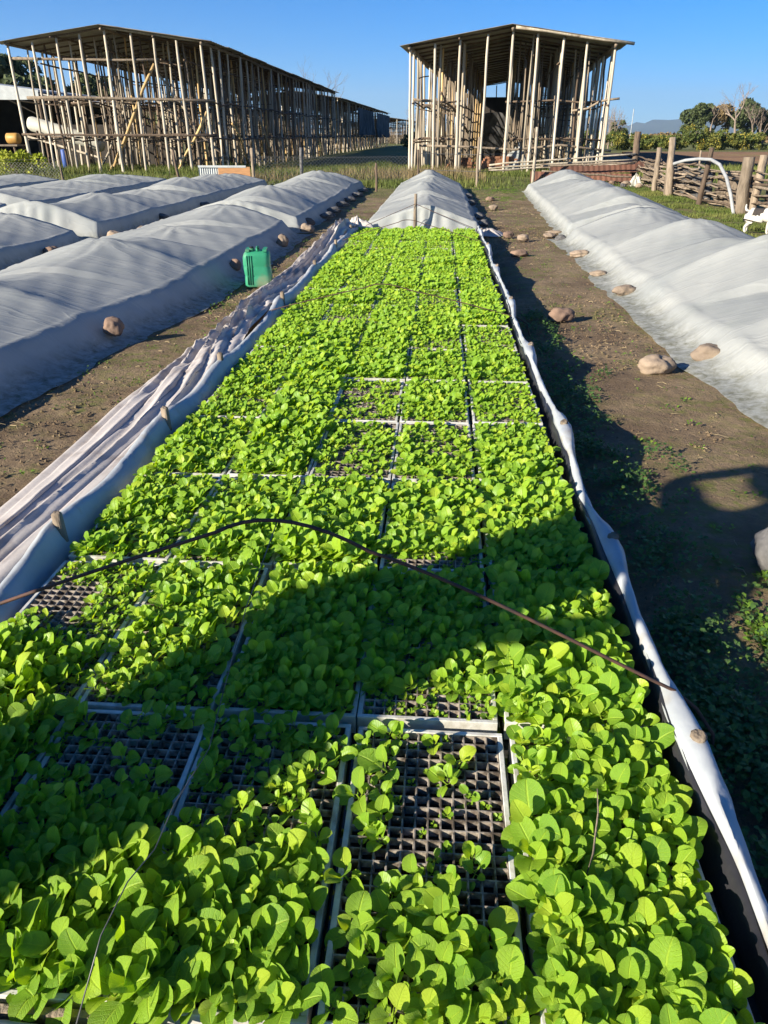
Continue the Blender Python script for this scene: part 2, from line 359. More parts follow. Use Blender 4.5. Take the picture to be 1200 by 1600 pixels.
def water_mat():
    m, t, b = new_mat('pool_water')
    b.inputs['Base Color'].default_value = (.012, .014, .014, 1); b.inputs['Roughness'].default_value = .06; b.inputs['Specular IOR Level'].default_value = .5
    n = N(t, 'ShaderNodeTexNoise'); n.inputs['Scale'].default_value = 8
    bp = N(t, 'ShaderNodeBump'); bp.inputs['Strength'].default_value = .1; t.links.new(n.outputs[0], bp.inputs['Height']); t.links.new(bp.outputs[0], b.inputs['Normal'])
    return m
M['water'] = water_mat()

# ------------------------------------------------------------------ setting: ground, field, mountains, haze
def ground():
    xs = np.concatenate([[-9000, -4000, -1500, -500, -150, -60, -30], np.arange(-18, 10.01, .12), [14, 22, 40, 90, 300, 1000, 4000, 9000]])
    ys = np.concatenate([[-2000, -300, -40, -10, -4], np.arange(-2, 26.01, .12), np.arange(27, 45, 1.0), [50, 60, 80, 120, 200, 400, 1000, 3000, 9500]])
    X, Y = np.meshgrid(xs, ys)
    near = ((X > -18) & (X < 10) & (Y > -2) & (Y < 27)).astype(float)
    Z = near*(fbm(X*.9, Y*.9, 1, 3)*.03+fbm(X*5, Y*5, 9, 3)*.012)-.006
    inb = ((X > -1.5) & (X < .8) & (Y > .3) & (Y < 12.4))
    Z = np.where(inb, -.03, Z)
    V = np.stack([X, Y, Z], -1).reshape(-1, 3)
    ny, nx = X.shape; i = np.arange(ny*nx).reshape(ny, nx)
    Q = np.stack([i[:-1, :-1], i[:-1, 1:], i[1:, 1:], i[1:, :-1]], -1).reshape(-1, 4)
    link('ground', mk_np('ground', V, Q, M['soil'], True), kind='structure')
ground()
me = mk('field', [(7.5, 38, .01), (60, 38, .01), (140, 88, .01), (13, 74, .01)], [(0, 1, 2, 3)], M['field'])
link('field', me, kind='structure')
# furrow ridges of the field, real relief
V = []; Fq = []
for k in range(30):
    y = 40+k*1.15; b = len(V)
    for x in np.arange(10+k*.2, 60+k*1.2, 4): V += [(x, y-.3, .012), (x, y, .14), (x, y+.3, .012)]
    n = (len(V)-b)//3
    for i in range(n-1):
        o = b+i*3; Fq += [(o, o+3, o+4, o+1), (o+1, o+4, o+5, o+2)]
link('furrows', mk('furrows', V, Fq, M['field']), kind='stuff', label='brown ploughed furrows of the field beyond the brushwood fence', cat='ploughed soil')

def mountains():
    n = 240; V = []; 
    rows = [(0, 0), (.35, .35), (.7, .72), (1, 1), (1.5, .55), (2.2, 0)]
    for (d, hh) in rows:
        for i in range(n):
            a = R(-60)+R(120)*i/(n-1)            # azimuth from +Y, positive to +X
            D = 6200+d*1300
            deg = math.degrees(a)
            h = 118+60*fbm(deg*.35, 3.1, 5, 5)+150*math.exp(-((deg-29)/5.0)**2)+45*math.exp(-((deg-18)/4.0)**2)
            if deg < 6: h *= max(.25, 1-(6-deg)/12)
            h += 22*fbm(deg*2.3, 1.7, 8, 4)
            V.append((D*math.sin(a), D*math.cos(a), -5+hh*h*(1+.35*fbm(deg*1.8, d*3, 3, 4))+(0 if hh else 0)))
    Q = []
    for r in range(len(rows)-1):
        for i in range(n-1): Q.append((r*n+i, r*n+i+1, (r+1)*n+i+1, (r+1)*n+i))
    link('mountains', mk('mountains', V, Q, M['mount'], True), kind='structure')
mountains()
def haze():
    mb = MB().box((-9100, -2100, -8), (9100, 9600, 420))
    m = bpy.data.materials.new('air'); m.use_nodes = True; t = m.node_tree; t.nodes.clear()
    v = N(t, 'ShaderNodeVolumePrincipled'); v.inputs['Color'].default_value = (.60, .80, 1.0, 1); v.inputs['Density'].default_value = HAZE; v.inputs['Anisotropy'].default_value = .2
    o = N(t, 'ShaderNodeOutputMaterial'); t.links.new(v.outputs[0], o.inputs['Volume'])
    mb.obj('haze', m, kind='stuff', label='thin blue haze over the plain towards the mountains', cat='haze')
HAZE = 1.1e-4
haze()

# ------------------------------------------------------------------ the float bed
TZ = .13                                # tray top
TW, TL = .338, .672                     # tray width, length
PX, PY = .3455, .6955
BX0, BY0 = -1.195, .672                 # first tray corner
NCOL, NROW = 5, 16
BY1 = BY0+NROW*PY
me = mk('water', [(-1.34, .5, .075), (.64, .5, .075), (.64, 12.1, .075), (-1.34, 12.1, .075)], [(0, 1, 2, 3)], M['water'])
link('water', me, kind='structure')

def rim_z(y, side):
    pegs = PEGS[side]; z = .155
    for p in pegs: z = max(z, .155+.045*math.exp(-((y-p)/.28)**2))
    return z
PEGS = {1: [1.27, 2.18, 3.27, 4.7, 6.2, 7.9, 9.6, 11.2], -1: [2.16, 3.26, 4.24, 6.16, 7.9, 9.6, 11.3]}
bed = empty('float_bed', (-.3, 6.2, 0), label='long shallow seedbed pool full of seedling trays, its rim lined with white plastic', cat='seedbed')
def prof_sheet(name, y0, y1, prof, mat_, parent, dy=.05, wob=.006, seed=1, fine=0):
    """sheet swept along the bed; prof(y) gives the cross-section points (x, z)"""
    ys = np.arange(y0, y1+dy/2, dy); V = []
    k = 0
    for y in ys:
        pr = prof(y); k = len(pr)
        for j, (x, z) in enumerate(pr):
            V.append((x+wob*2*float(fbm(y*4, j*.7, seed, 3)), y, z+wob*float(fbm(y*3, j*.9+5, seed+4, 3))+fine*float(fbm(y*11, j*1.7, seed+8, 3))-fine*.8*abs(float(vnoise(y*6+j*.8, j*.5, seed+15))))) 
    Q = [(i*k+j, i*k+j+1, (i+1)*k+j+1, (i+1)*k+j) for i in range(len(ys)-1) for j in range(k-1)]
    o = link(name, mk(name, V, Q, mat_, True), parent)
    if parent: o.matrix_parent_inverse = parent.matrix_basis.inverted()
    s = o.modifiers.new('thickness', 'SOLIDIFY'); s.thickness = .003
    return o
def prR(y):
    z = rim_z(y, 1); xo = .60+.012*math.sin(y*2.1)+.02*float(fbm(y*1.5, 0, 31, 2)); w_ = .013+.016*max(0, (z-.17)/.03)
    return [(xo-w_-.006, z-.02), (xo-w_, z-.006), (xo-w_*.5, z+.006), (xo, z+.008), (xo+w_*.6, z+.004), (xo+w_, z-.012), (xo+w_+.008, z-.045), (xo+w_+.014, z-.09), (xo+w_+.02, .03), (xo+w_+.03, -.005)]
prof_sheet('rim_liner', .3, 12.15, prR, M['liner'], bed, dy=.025, fine=.009)
def prRi(y):
    z = rim_z(y, 1); xo = .60+.012*math.sin(y*2.1)+.02*float(fbm(y*1.5, 0, 31, 2)); w_ = .014+.016*max(0, (z-.17)/.03)
    return [(xo-w_-.001, z-.012), (xo-w_-.010, z-.05), (xo-w_-.018, .10), (xo-w_-.022, .06), (xo-w_-.028, .02)]
prof_sheet('inner_liner', .3, 12.15, prRi, M['blackliner'], bed, seed=5)
def prL(y):
    z = rim_z(y, -1); xo = -1.275+.012*math.sin(y*1.7)
    return [(xo+.050, .07), (xo+.046, .10), (xo+.036, .125), (xo+.018, z-.012), (xo-.002, z+.002), (xo-.02, z-.004), (xo-.045, z-.03), (xo-.08, .09), (xo-.13, .03), (xo-.15, -.005)]
prof_sheet('rim_liner', .3, 12.15, prL, M['liner'], bed, seed=11, dy=.025, fine=.008)
# near end liner
V = []; xs = np.arange(-1.45, .66, .05); prf = [(.675, .07), (.662, .115), (.65, .135), (.62, .14), (.57, .137), (.53, .12), (.50, .06), (.48, -.005)]
for x in xs:
    for j, (y, z) in enumerate(prf): V.append((x, y-.012-.12*max(0, x+.62)+.01*float(fbm(x*5, j, 3, 3)), z+.008*float(fbm(x*6, j*1.3, 8, 3))))
k = len(prf); Q = [(i*k+j, i*k+j+1, (i+1)*k+j+1, (i+1)*k+j) for i in range(len(xs)-1) for j in range(k-1)]
o = link('end_liner', mk('end_liner', V, Q, M['liner'], True), bed); o.matrix_parent_inverse = bed.matrix_basis.inverted()
o = MB().box((-1.3, .655, .03), (-.50, .667, .128)).obj('end_board', M['wood'], bed); o.matrix_parent_inverse = bed.matrix_basis.inverted()
for s in (1, -1):
    for p in PEGS[s]:
        x = .60 if s > 0 else -1.262
        r = .019
        V, Fc = tube([(x, p, -.05), (x+.003, p, .1), (x+.002*s, p+.002, rim_z(p, s)+(.012 if s > 0 else .035)), (x, p, rim_z(p, s)+(.016 if s > 0 else .040))], [r, r, r*.95, r*.6], 9)
        o = link('peg', mk('peg', V, Fc, M['wood'], True), bed); o.matrix_parent_inverse = bed.matrix_basis.inverted()

# -- plug trays
def tray_meshes():
    nx, ny = 12, 24; b = .012
    cx = (TW-2*b)/nx; cy = (TL-2*b)/ny; wl = .0015; dpt = .022; tp = .003
    V = []; Q = []; S = []; SF = []
    # outer rim and sides
    for i in range(nx):
        for j in range(ny):
            x0 = b+i*cx; y0 = b+j*cy; x1 = x0+cx; y1 = y0+cy; k = len(V)
            dz = -.0022*((i*7+j*3) % 3 == 0)
            V += [(x0, y0, -.002), (x1, y0, -.002), (x1, y1, -.002), (x0, y1, -.002)]
            V += [(x0+wl, y0+wl, -.002), (x1-wl, y0+wl, -.002), (x1-wl, y1-wl, -.002), (x0+wl, y1-wl, -.002)]
            V += [(x0+wl+tp, y0+wl+tp, -dpt), (x1-wl-tp, y0+wl+tp, -dpt), (x1-wl-tp, y1-wl-tp, -dpt), (x0+wl+tp, y1-wl-tp, -dpt)]
            for a in range(4):
                c = (a+1) % 4
                Q += [(k+a, k+c, k+4+c, k+4+a), (k+4+a, k+4+c, k+8+c, k+8+a)]
            ks = len(S); zz = -.0165-.0035*random.random()
            S += [(x0+wl+.002, y0+wl+.002, zz), (x1-wl-.002, y0+wl+.002, zz-.001), (x1-wl-.002, y1-wl-.002, zz+.002*random.random()), (x0+wl+.002, y1-wl-.002, zz)]
            SF.append((ks, ks+1, ks+2, ks+3))
    grid = mk('cell_grid', V, Q, M['foamgrid'])
    mb = MB()
    r = .0115
    mb.box((0, 0, -.055), (TW, r, 0)); mb.box((0, TL-r, -.055), (TW, TL, 0))
    mb.box((0, r, -.055), (r, TL-r, 0)); mb.box((TW-r, r, -.055), (TW, TL-r, 0))
    bm = bmesh.new(); fm = mb.mesh('tray_rim', M['foam']); bm.from_mesh(fm)
    bmesh.ops.bevel(bm, geom=[e for e in bm.edges], offset=.0015, segments=1, affect='EDGES', clamp_overlap=True)
    bm.to_mesh(fm); bm.free()
    soil = mk('growing_mix', S, SF, M['peat'])
    return grid, fm, soil
GRID, RIMM, SOILM = tray_meshes()
ORD = ['nearest', 'second', 'third', 'fourth', 'fifth', 'sixth', 'seventh', 'eighth', 'ninth', 'tenth', 'eleventh', 'twelfth', 'thirteenth', 'fourteenth', 'fifteenth', 'farthest']
COLN = ['leftmost column', 'second column from left', 'middle column', 'second column from right', 'rightmost column']
rt = random.Random(3)
TR = {}
# occupancy, leaf size of trays whose look stands out (column, row)
LOOK = {(3, 0): ('bare', 'mostly bare with a few scattered seedlings'), (2, 0): (.62, 1.05), (4, 0): (.97, 1.2), (1, 0): (.84, 1.12), (0, 0): (.9, 1.1),
        (4, 1): (.95, 1.12), (3, 1): (.97, .88), (2, 1): (.95, 1.05), (1, 1): (.97, 1.0), (0, 1): (.97, 1.12),
        (4, 2): (.95, .92), (3, 2): (.95, .98), (2, 2): (.97, 1.12), (1, 2): (1.0, 1.02), (0, 2): (1.0, 1.0),
        (4, 3): (.92, .85), (3, 3): (.72, .82), (2, 3): (.6, .75), (1, 3): (.97, 1.15), (0, 3): (1.0, .92),
        (4, 4): (.9, .75), (3, 4): (.86, .8), (2, 4): (.75, .72), (1, 4): (.95, 1.05), (0, 4): (1.0, .92)}
for c in range(NCOL):
    for r in range(NROW):
        x = BX0+c*PX+rt.uniform(-.004, .004)+(.010 if c == 4 else 0)-(.006 if (c == 2 and r == 4) else 0)
        y = BY0+r*PY+rt.uniform(-.006, .006)-([0, 0, .008, .010, .012][c] if r == 0 else 0); z = TZ+rt.uniform(-.003, .003); a = rt.gauss(0, .004)
        look = LOOK.get((c, r))
        if look is None: look = (rt.uniform(.84, .97), rt.choice([.72, .8, .85, .92, 1.0, 1.05]))
        TR[(c, r)] = (x, y, z, a, look)
        cond = 'packed with seedlings'
        if (c, r) == (3, 0): cond = 'mostly bare with scattered seedlings'
        elif (c, r) == (0, 1): cond = 'with a bare patch of empty cells'
        elif look[0] != 'bare' and look[0] < .8: cond = 'with gaps between small seedlings'
        t = empty('seedling_tray', (x, y, z), a, label='white plug tray %s, %s in %s' % (cond, ORD[r], COLN[c]), cat='seedling tray', group='plug trays floating in the seedbed')
        link('cell_grid', GRID, t); link('tray_rim', RIMM, t); link('growing_mix', SOILM, t, kind='stuff')

# -- seedlings
def leaf_template(nu, nv, seed=0, pet=.22, hw=.30):
    """leaf along +Y of unit length with a petiole; returns V, Q, UV"""
    rr = random.Random(seed); V = []; UV = []
    cup = rr.uniform(.10, .22); droop = rr.uniform(.05, .22); tw = rr.uniform(-.12, .12); ph = rr.uniform(0, 6)
    V += [(-.018, 0, 0), (.018, 0, 0)]; UV += [(0, 0), (0, 0)]
    for j in range(nv):
        f = j/(nv-1) if nv <= 3 else (1-math.cos(math.pi*(j/(nv-1))**.92))/2; y = pet+(1-pet)*f
        g_ = f**.85; wv = hw*max(0, 1-abs(2*g_-1)**2.4)**.5*min(1, f/.22+.25)**.6 if 0 < j else .035
        if j == nv-1: wv = .05 if nv > 5 else .09 if nv > 3 else .2
        for i in range(nu):
            u = -1+2*i/(nu-1)
            z = .10*math.sin(f*math.pi*.6)-droop*f*f+cup*abs(u)**1.5*wv/hw*.6+tw*u*f*.5+.018*math.sin(ph+f*9)*abs(u)
            V.append((u*wv, y, z)); UV.append((u, f))
    Q = [(0, 1, 2+nu-1, 2)]
    if nu > 2:
        mid = (nu-1)//2
        Q = [(0, 1, 2+mid, 2+mid)]
        Q = []
        V[0] = (-.018, 0, 0); V[1] = (.018, 0, 0)
        b = 2; Q.append((0, 1, b+nu-1, b))
    for j in range(nv-1):
        for i in range(nu-1):
            a = 2+j*nu+i; Q.append((a, a+1, a+nu+1, a+nu))
    return np.array(V, float), np.array(Q, int), np.array(UV, float)
HI = [leaf_template(5, 8, s, .2+.05*(s % 3), .30+.025*(s % 4)) for s in range(8)]
HIM = [mk_np('leaf', V, Q, M['leaf'], True, UV, np.zeros(len(V))) for V, Q, UV in HI]
COT = leaf_template(5, 5, 77, .3, .33); COTM = mk_np('leaf', COT[0], COT[1], M['leaf'], True, COT[2], np.zeros(len(COT[0])))
MIDT = [leaf_template(3, 5, s, .2, .34) for s in range(4)]
LOWT = [leaf_template(3, 3, s, .2, .36) for s in range(4)]

rs = random.Random(12)
plants = []      # x, y, z, size, tray, (i, j)
def proj(x, y, z):
    a = x*math.cos(YAW)+y*math.sin(YAW); f = -x*math.sin(YAW)+y*math.cos(YAW); z = z-CAM_H
    d = f*math.cos(PITCH)-z*math.sin(PITCH); v = f*math.sin(PITCH)+z*math.cos(PITCH)
    if d <= .05: return (-9999, -9999, .05)
    return (600+1160*a/d, 800-1160*v/d, d)
for (c, r), (x, y, z, a, look) in TR.items():
    ca, sa = math.cos(a), math.sin(a)
    for i in range(12):
        for j in range(24):
            lx = .012+(i+.5)*(TW-.024)/12; ly = .012+(j+.5)*(TL-.024)/24
            wx = x+lx*ca-ly*sa; wy = y+lx*sa+ly*ca
            nzv = float(fbm(wx*2.6, wy*2.6, 4, 3)); fv = ly/TL; fu = lx/TW
            if look[0] == 'bare':
                occ = .20 if fv > .30 else .62
                if fu < .30 and fv > .25: occ = .42 if fv > .5 else .2
                if fu < .36 and fv <= .25: occ = .18
                if fu > .8 and fv > .3: occ = .03
                if fv < .12 and fu < .35: occ = .4
                size = .95 if fv > .45 else 1.15
                if fv > .40 and fu > .3: size = rs.choice([.3, .35, .5, .8, .95])
            else:
                occ, size = look
                if (c, r) == (0, 1):
                    if .42 < fv < .80 and fu < .55: occ = .20
                    size = 1.15 if fv < .35 else .8
                if (c, r) == (1, 1) and fu > .82: occ = .5
                if (c, r) == (1, 0) and .72 < fv < .95 and .35 < fu: occ = .45
                if (c, r) == (2, 0) and fu > .8: occ = .4
                if (c, r) == (2, 0) and fv < .5: size = 1.15; occ = .8
                if (c, r) == (3, 1) and fv < .13: size = .45; occ = .8
                if (c, r) == (3, 2) and fv < .12: size = .4; occ = .55
                occ = occ+nzv*.45; size = size*(1+nzv*.5)*(.95 if r > 1 else 1)
            if (fv > .955 or fv < .045) and r > 0: occ *= (.5 if (r in (3, 4) and c > 1) else .95); size *= (.8 if (r in (3, 4) and c > 1) else .95)
            if rs.random() > occ: continue
            s = size*max(.3, rs.gauss(1, .22))
            if rs.random() < .16: s *= rs.uniform(.35, .65)
            plants.append((wx+rs.uniform(-.004, .004), wy+rs.uniform(-.004, .004), z-.012, s, (c, r), fu, fv))
def plant_leaves(s, far=False):
    """list of (azimuth, elevation, length, base height, is_cotyledon)"""
    out = []; a0 = rs.uniform(0, 6.28)
    nl = 4 if s > .7 else 3
    if far: nl = 4 if s > .6 else 3
    for k in range(nl):
        az = a0+k*2.4+rs.uniform(-.4, .4)
        L_ = .0435*s*(1.14-.15*k)*rs.uniform(.78, 1.2)
        out.append((az, R(min(66, rs.uniform(0, 34)+k*12)), L_, .008*s+.004*s*k, False))
    if not far:
        for k in range(2):
            out.append((a0+1.2+k*3.1, R(rs.uniform(0, 25)), .024*rs.uniform(.8, 1.1)*max(.7, s), .008*s, True))
    return out
vis = []
for idx, p in enumerate(plants):
    u, v, d = proj(p[0], p[1], p[2]+.03*p[3])
    if -15 < u < 1215 and -15 < v < 1615: vis.append((-p[3]/d, idx))
vis.sort(); chosen = set(i for _, i in vis[:298])
LEAN = R(24)
LEANQ = Matrix.Rotation(LEAN, 4, Vector((-math.sin(SUN_AZ+math.pi), math.cos(SUN_AZ+math.pi), 0))).to_euler()
stuffL = {'hi': [], 'mid': [], 'low': []}
OR2 = 'first second third fourth fifth sixth seventh eighth ninth tenth eleventh twelfth thirteenth fourteenth fifteenth sixteenth seventeenth eighteenth nineteenth twentieth twenty-first twenty-second twenty-third twenty-fourth'.split()
TN = {0: 'left-rim', 1: 'second-from-left', 2: 'middle', 3: 'second-from-right', 4: 'right-rim'}
for idx, p in enumerate(plants):
    x, y, z, s, (c, r), fu, fv = p
    if idx in chosen:
        zone = 'at its near edge' if fv < .25 else 'in its near half' if fv < .5 else 'in its far half' if fv < .8 else 'at its far edge'
        side = 'left' if fu < .33 else 'right' if fu > .67 else 'centre'
        size_w = 'large' if s > 1.3 else 'full-sized' if s > .95 else 'small'
        t = empty('seedling', (x, y, z), 0, label='%s seedling in %s %s tray, %s cell from left, %s row from front' % (size_w, ORD[r], TN[c], OR2[min(11, int(fu*12))], OR2[min(23, int(fv*24))]), cat='seedling', group='broad-leaved seedlings in the plug trays')
        for (az, el, L_, h, cot) in plant_leaves(s):
            link('leaf', COTM if cot else rs.choice(HIM), t, (0, 0, h), (el, rs.uniform(-.25, .25), az), (L_, L_, L_))
        t.rotation_euler = LEANQ
        V, Fc = tube([(0, 0, 0), (0, 0, .012*s+.012)], [.0018, .0013], 5)
        link('stem', mk('stem', V, Fc, M['leaf'], True), t)
    else:
        lod = 'hi' if y < 2.1 else 'mid' if y < 5.2 else 'low'
        for lf in plant_leaves(s, lod == 'low'): stuffL[lod].append((x, y, z, *lf))
def bake(items, temps, cot=None, lean=0.0):
    A = np.array([[*i[:8-1], float(i[7])] for i in items], float); n = len(A)
    rg = np.random.RandomState(5); var = rg.randint(0, len(temps), n); roll = rg.uniform(-.3, .3, n); tint = rg.rand(n)
    outV = []; outQ = []; outU = []; outT = []; base = 0
    for k, (V, Q, UV) in enumerate(temps):
        B = A[var == k]; m = len(B)
        if not m: continue
        el = B[:, 4][:, None]; L_ = B[:, 5][:, None]; az = B[:, 3][:, None]; ro = roll[var == k][:, None]
        X = V[None, :, 0]*L_; Y = V[None, :, 1]*L_; Z = V[None, :, 2]*L_
        X, Z = X*np.cos(ro)+Z*np.sin(ro), -X*np.sin(ro)+Z*np.cos(ro)
        Y, Z = Y*np.cos(el)-Z*np.sin(el), Y*np.sin(el)+Z*np.cos(el)
        X, Y = X*np.cos(az)-Y*np.sin(az), X*np.sin(az)+Y*np.cos(az)
        kx, ky = -math.sin(SUN_AZ+math.pi), math.cos(SUN_AZ+math.pi); ct, st_ = math.cos(lean), math.sin(lean)
        dn = kx*X+ky*Y; cxx = ky*Z; cyy = -kx*Z; czz = kx*Y-ky*X
        X, Y, Z = X*ct+cxx*st_+kx*dn*(1-ct), Y*ct+cyy*st_+ky*dn*(1-ct), Z*ct+czz*st_
        Z = Z+.0
        X += B[:, 0][:, None]; Y += B[:, 1][:, None]; Z += (B[:, 2]+B[:, 6])[:, None]
        W = np.stack([X, Y, Z], -1).reshape(-1, 3); nv = len(V)
        QQ = (Q[None]+(np.arange(m)*nv)[:, None, None]).reshape(-1, 4)+base
        outV.append(W); outQ.append(QQ); outU.append(np.tile(UV, (m, 1))); outT.append(np.repeat(tint[var == k], nv)); base += len(W)
    return outV, outQ, outU, outT
aV = []; aQ = []; aU = []; aT = []; bs = 0
for lod, T in (('hi', HI), ('mid', MIDT), ('low', LOWT)):
    if not stuffL[lod]: continue
    v_, q_, u_, t_ = bake(stuffL[lod], T, None, LEAN)
    for a, b_, cc, dd in zip(v_, q_, u_, t_): aV.append(a); aQ.append(b_+bs); aU.append(cc); aT.append(dd)
    bs += sum(len(a) for a in v_)
me = mk_np('seedlings', np.concatenate(aV), np.concatenate(aQ), M['leaf'], True, np.concatenate(aU), np.concatenate(aT))
link('seedlings', me, kind='stuff', label='dense carpet of bright green broad-leaved seedlings filling the rest of the trays', cat='seedlings')
print('plants', len(plants), 'tris', sum(len(q) for q in aQ)*2)

# ------------------------------------------------------------------ hoops, string, wire over the bed
def hoop(y, xl, xr, xp, zp, zl, zr, label, rad=.0045, tail=None):
    pts = []
    n = 14
    for i in range(n+1):
        f = i/n; x = xl+(xp-xl)*f; z = zl+(zp-zl)*(f**.93)-.012*math.sin(f*math.pi)*0; pts.append((x, y+.01*math.sin(f*3), z))
    pts = pts[:-2]
    for k in range(7):
        f = (k+.5)/7; x = pts[-1 if False else n-2][0]*0
    # rounded top by a quadratic blend
    pL = Vector(pts[-1]); xr2 = xp+(xr-xp)*.22; zr2 = zp+(zr-zp)*.20; pR = Vector((xr2, y, zr2)); ctl = Vector((xp, y, zp+.035))
    for k in range(1, 9):
        f = k/9; pts.append(tuple((1-f)**2*pL+2*f*(1-f)*ctl+f*f*pR))
    for i in range(n+1):
        f = i/n; pts.append((xr2+(xr-xr2)*f, y+.008*math.sin(f*5), zr2+(zr-zr2)*f**1.08))
    if tail: pts += tail
    V, Fc = tube(pts, rad, 8)
    return link('wire_hoop', mk('wire_hoop', V, Fc, M['steel'], True), label=label, cat='hoop', group='rusty wire hoops over the seedbed')
hoop(1.45, -1.35, .60, -.34, .63, .22, .19, 'rusty wire hoop bent over the near end of the seedbed', tail=[(.66, 1.44, .14), (.71, 1.43, .07), (.72, 1.42, -.02)])
hoop(5.8, -1.30, .62, -.42, .375, .16, .14, 'thin rusty hoop over the middle of the seedbed', rad=.004, tail=[(.70, 5.8, .09), (.73, 5.8, -.02)])
hoop(10.2, -1.25, .60, -.4, .42, .16, .14, 'faint rusty hoop over the far end of the seedbed', rad=.004, tail=[(.66, 10.2, .06), (.68, 10.2, -.02)])
pts = [(-.34, 1.45, .61), (-.42, 1.42, .40), (-.46, 1.30, .24), (-.44, 1.12, .25), (-.47, .98, .24), (-.46, .86, .27), (-.475, .78, .29), (-.49, .70, .27), (-.50, .60, .2)]
V, Fc = tube(pts, .0012, 5)
link('string', mk('string', V, Fc, M['wire'], True), label='thin grey wire dangling from the near hoop across the seedlings', cat='wire')
V, Fc = tube([(.30, .93, .12), (.32, .96, .2), (.335, 1.02, .24), (.335, 1.05, .27)], [.0025, .002, .0016, .001], 6)
link('dry_twig', mk('dry_twig', V, Fc, M['wood'], True), label='thin brown twig sticking out among the near right seedlings', cat='twig')

# ------------------------------------------------------------------ rolled back frost cloth along the left rim
def rolled_cloth():
    ys = np.arange(.4, 12.0, .03); nj = 44; S = np.linspace(0, 1, nj); V = []
    for y in ys:
        xi = -1.315 if y < 11 else -1.315+.08*(y-11)
        xo = -1.78+.04*math.sin(y*.9)+.03*float(fbm(y*.8, 1, 6, 2))+max(0, (y-7))*.012
        bunch = math.exp(-((y-5.6)/1.1)**2)                     # twisted, raised middle stretch
        end = math.exp(-((y-11.5)/.8)**2)
        xo += .13*bunch+.08*end
        h = .125+.02*math.sin(y*1.3)+.05*bunch+.13*end
        X = xo+(xi-xo)*S
        ph = 1.0*fbm(np.full(nj, y*.3), S*1.5, 17, 2)+.25*bunch*y
        near_ = 1/(1+math.exp((y-4.2)*2))
        base = h*np.sin(np.pi*np.clip(S*.86+.02, 0, 1))**.6*(.65+.35*S)
        fold = (.021-.007*near_)*np.sin((S*(5.2-1.8*near_)+ph)*2*np.pi)+(.014-.009*near_)*np.sin((S*11+ph*2.2+1)*2*np.pi)
        cr = .028*fbm(np.full(nj, y*5), S*9, 23, 3)*(1-.75*near_+1.6*bunch+2.5*end)
        Z = base+(fold+cr)*np.sin(np.pi*S)**.5
        X = X+.014*np.sin((S*5.2+ph+.25)*2*np.pi)
        Z = np.maximum(Z, .004+.004*S)+.05*S**3
        for x, z in zip(X, Z): V.append((x, y, z))
    i = np.arange(len(ys)*nj).reshape(len(ys), nj)
    Q = np.stack([i[:-1, :-1], i[:-1, 1:], i[1:, 1:], i[1:, :-1]], -1).reshape(-1, 4)
    link('frost_cloth', mk_np('frost_cloth', V, Q, M['cloth2'], True), label='wrinkled off-white frost cloth gathered along the left rim of the open seedbed', cat='cloth')
rolled_cloth()

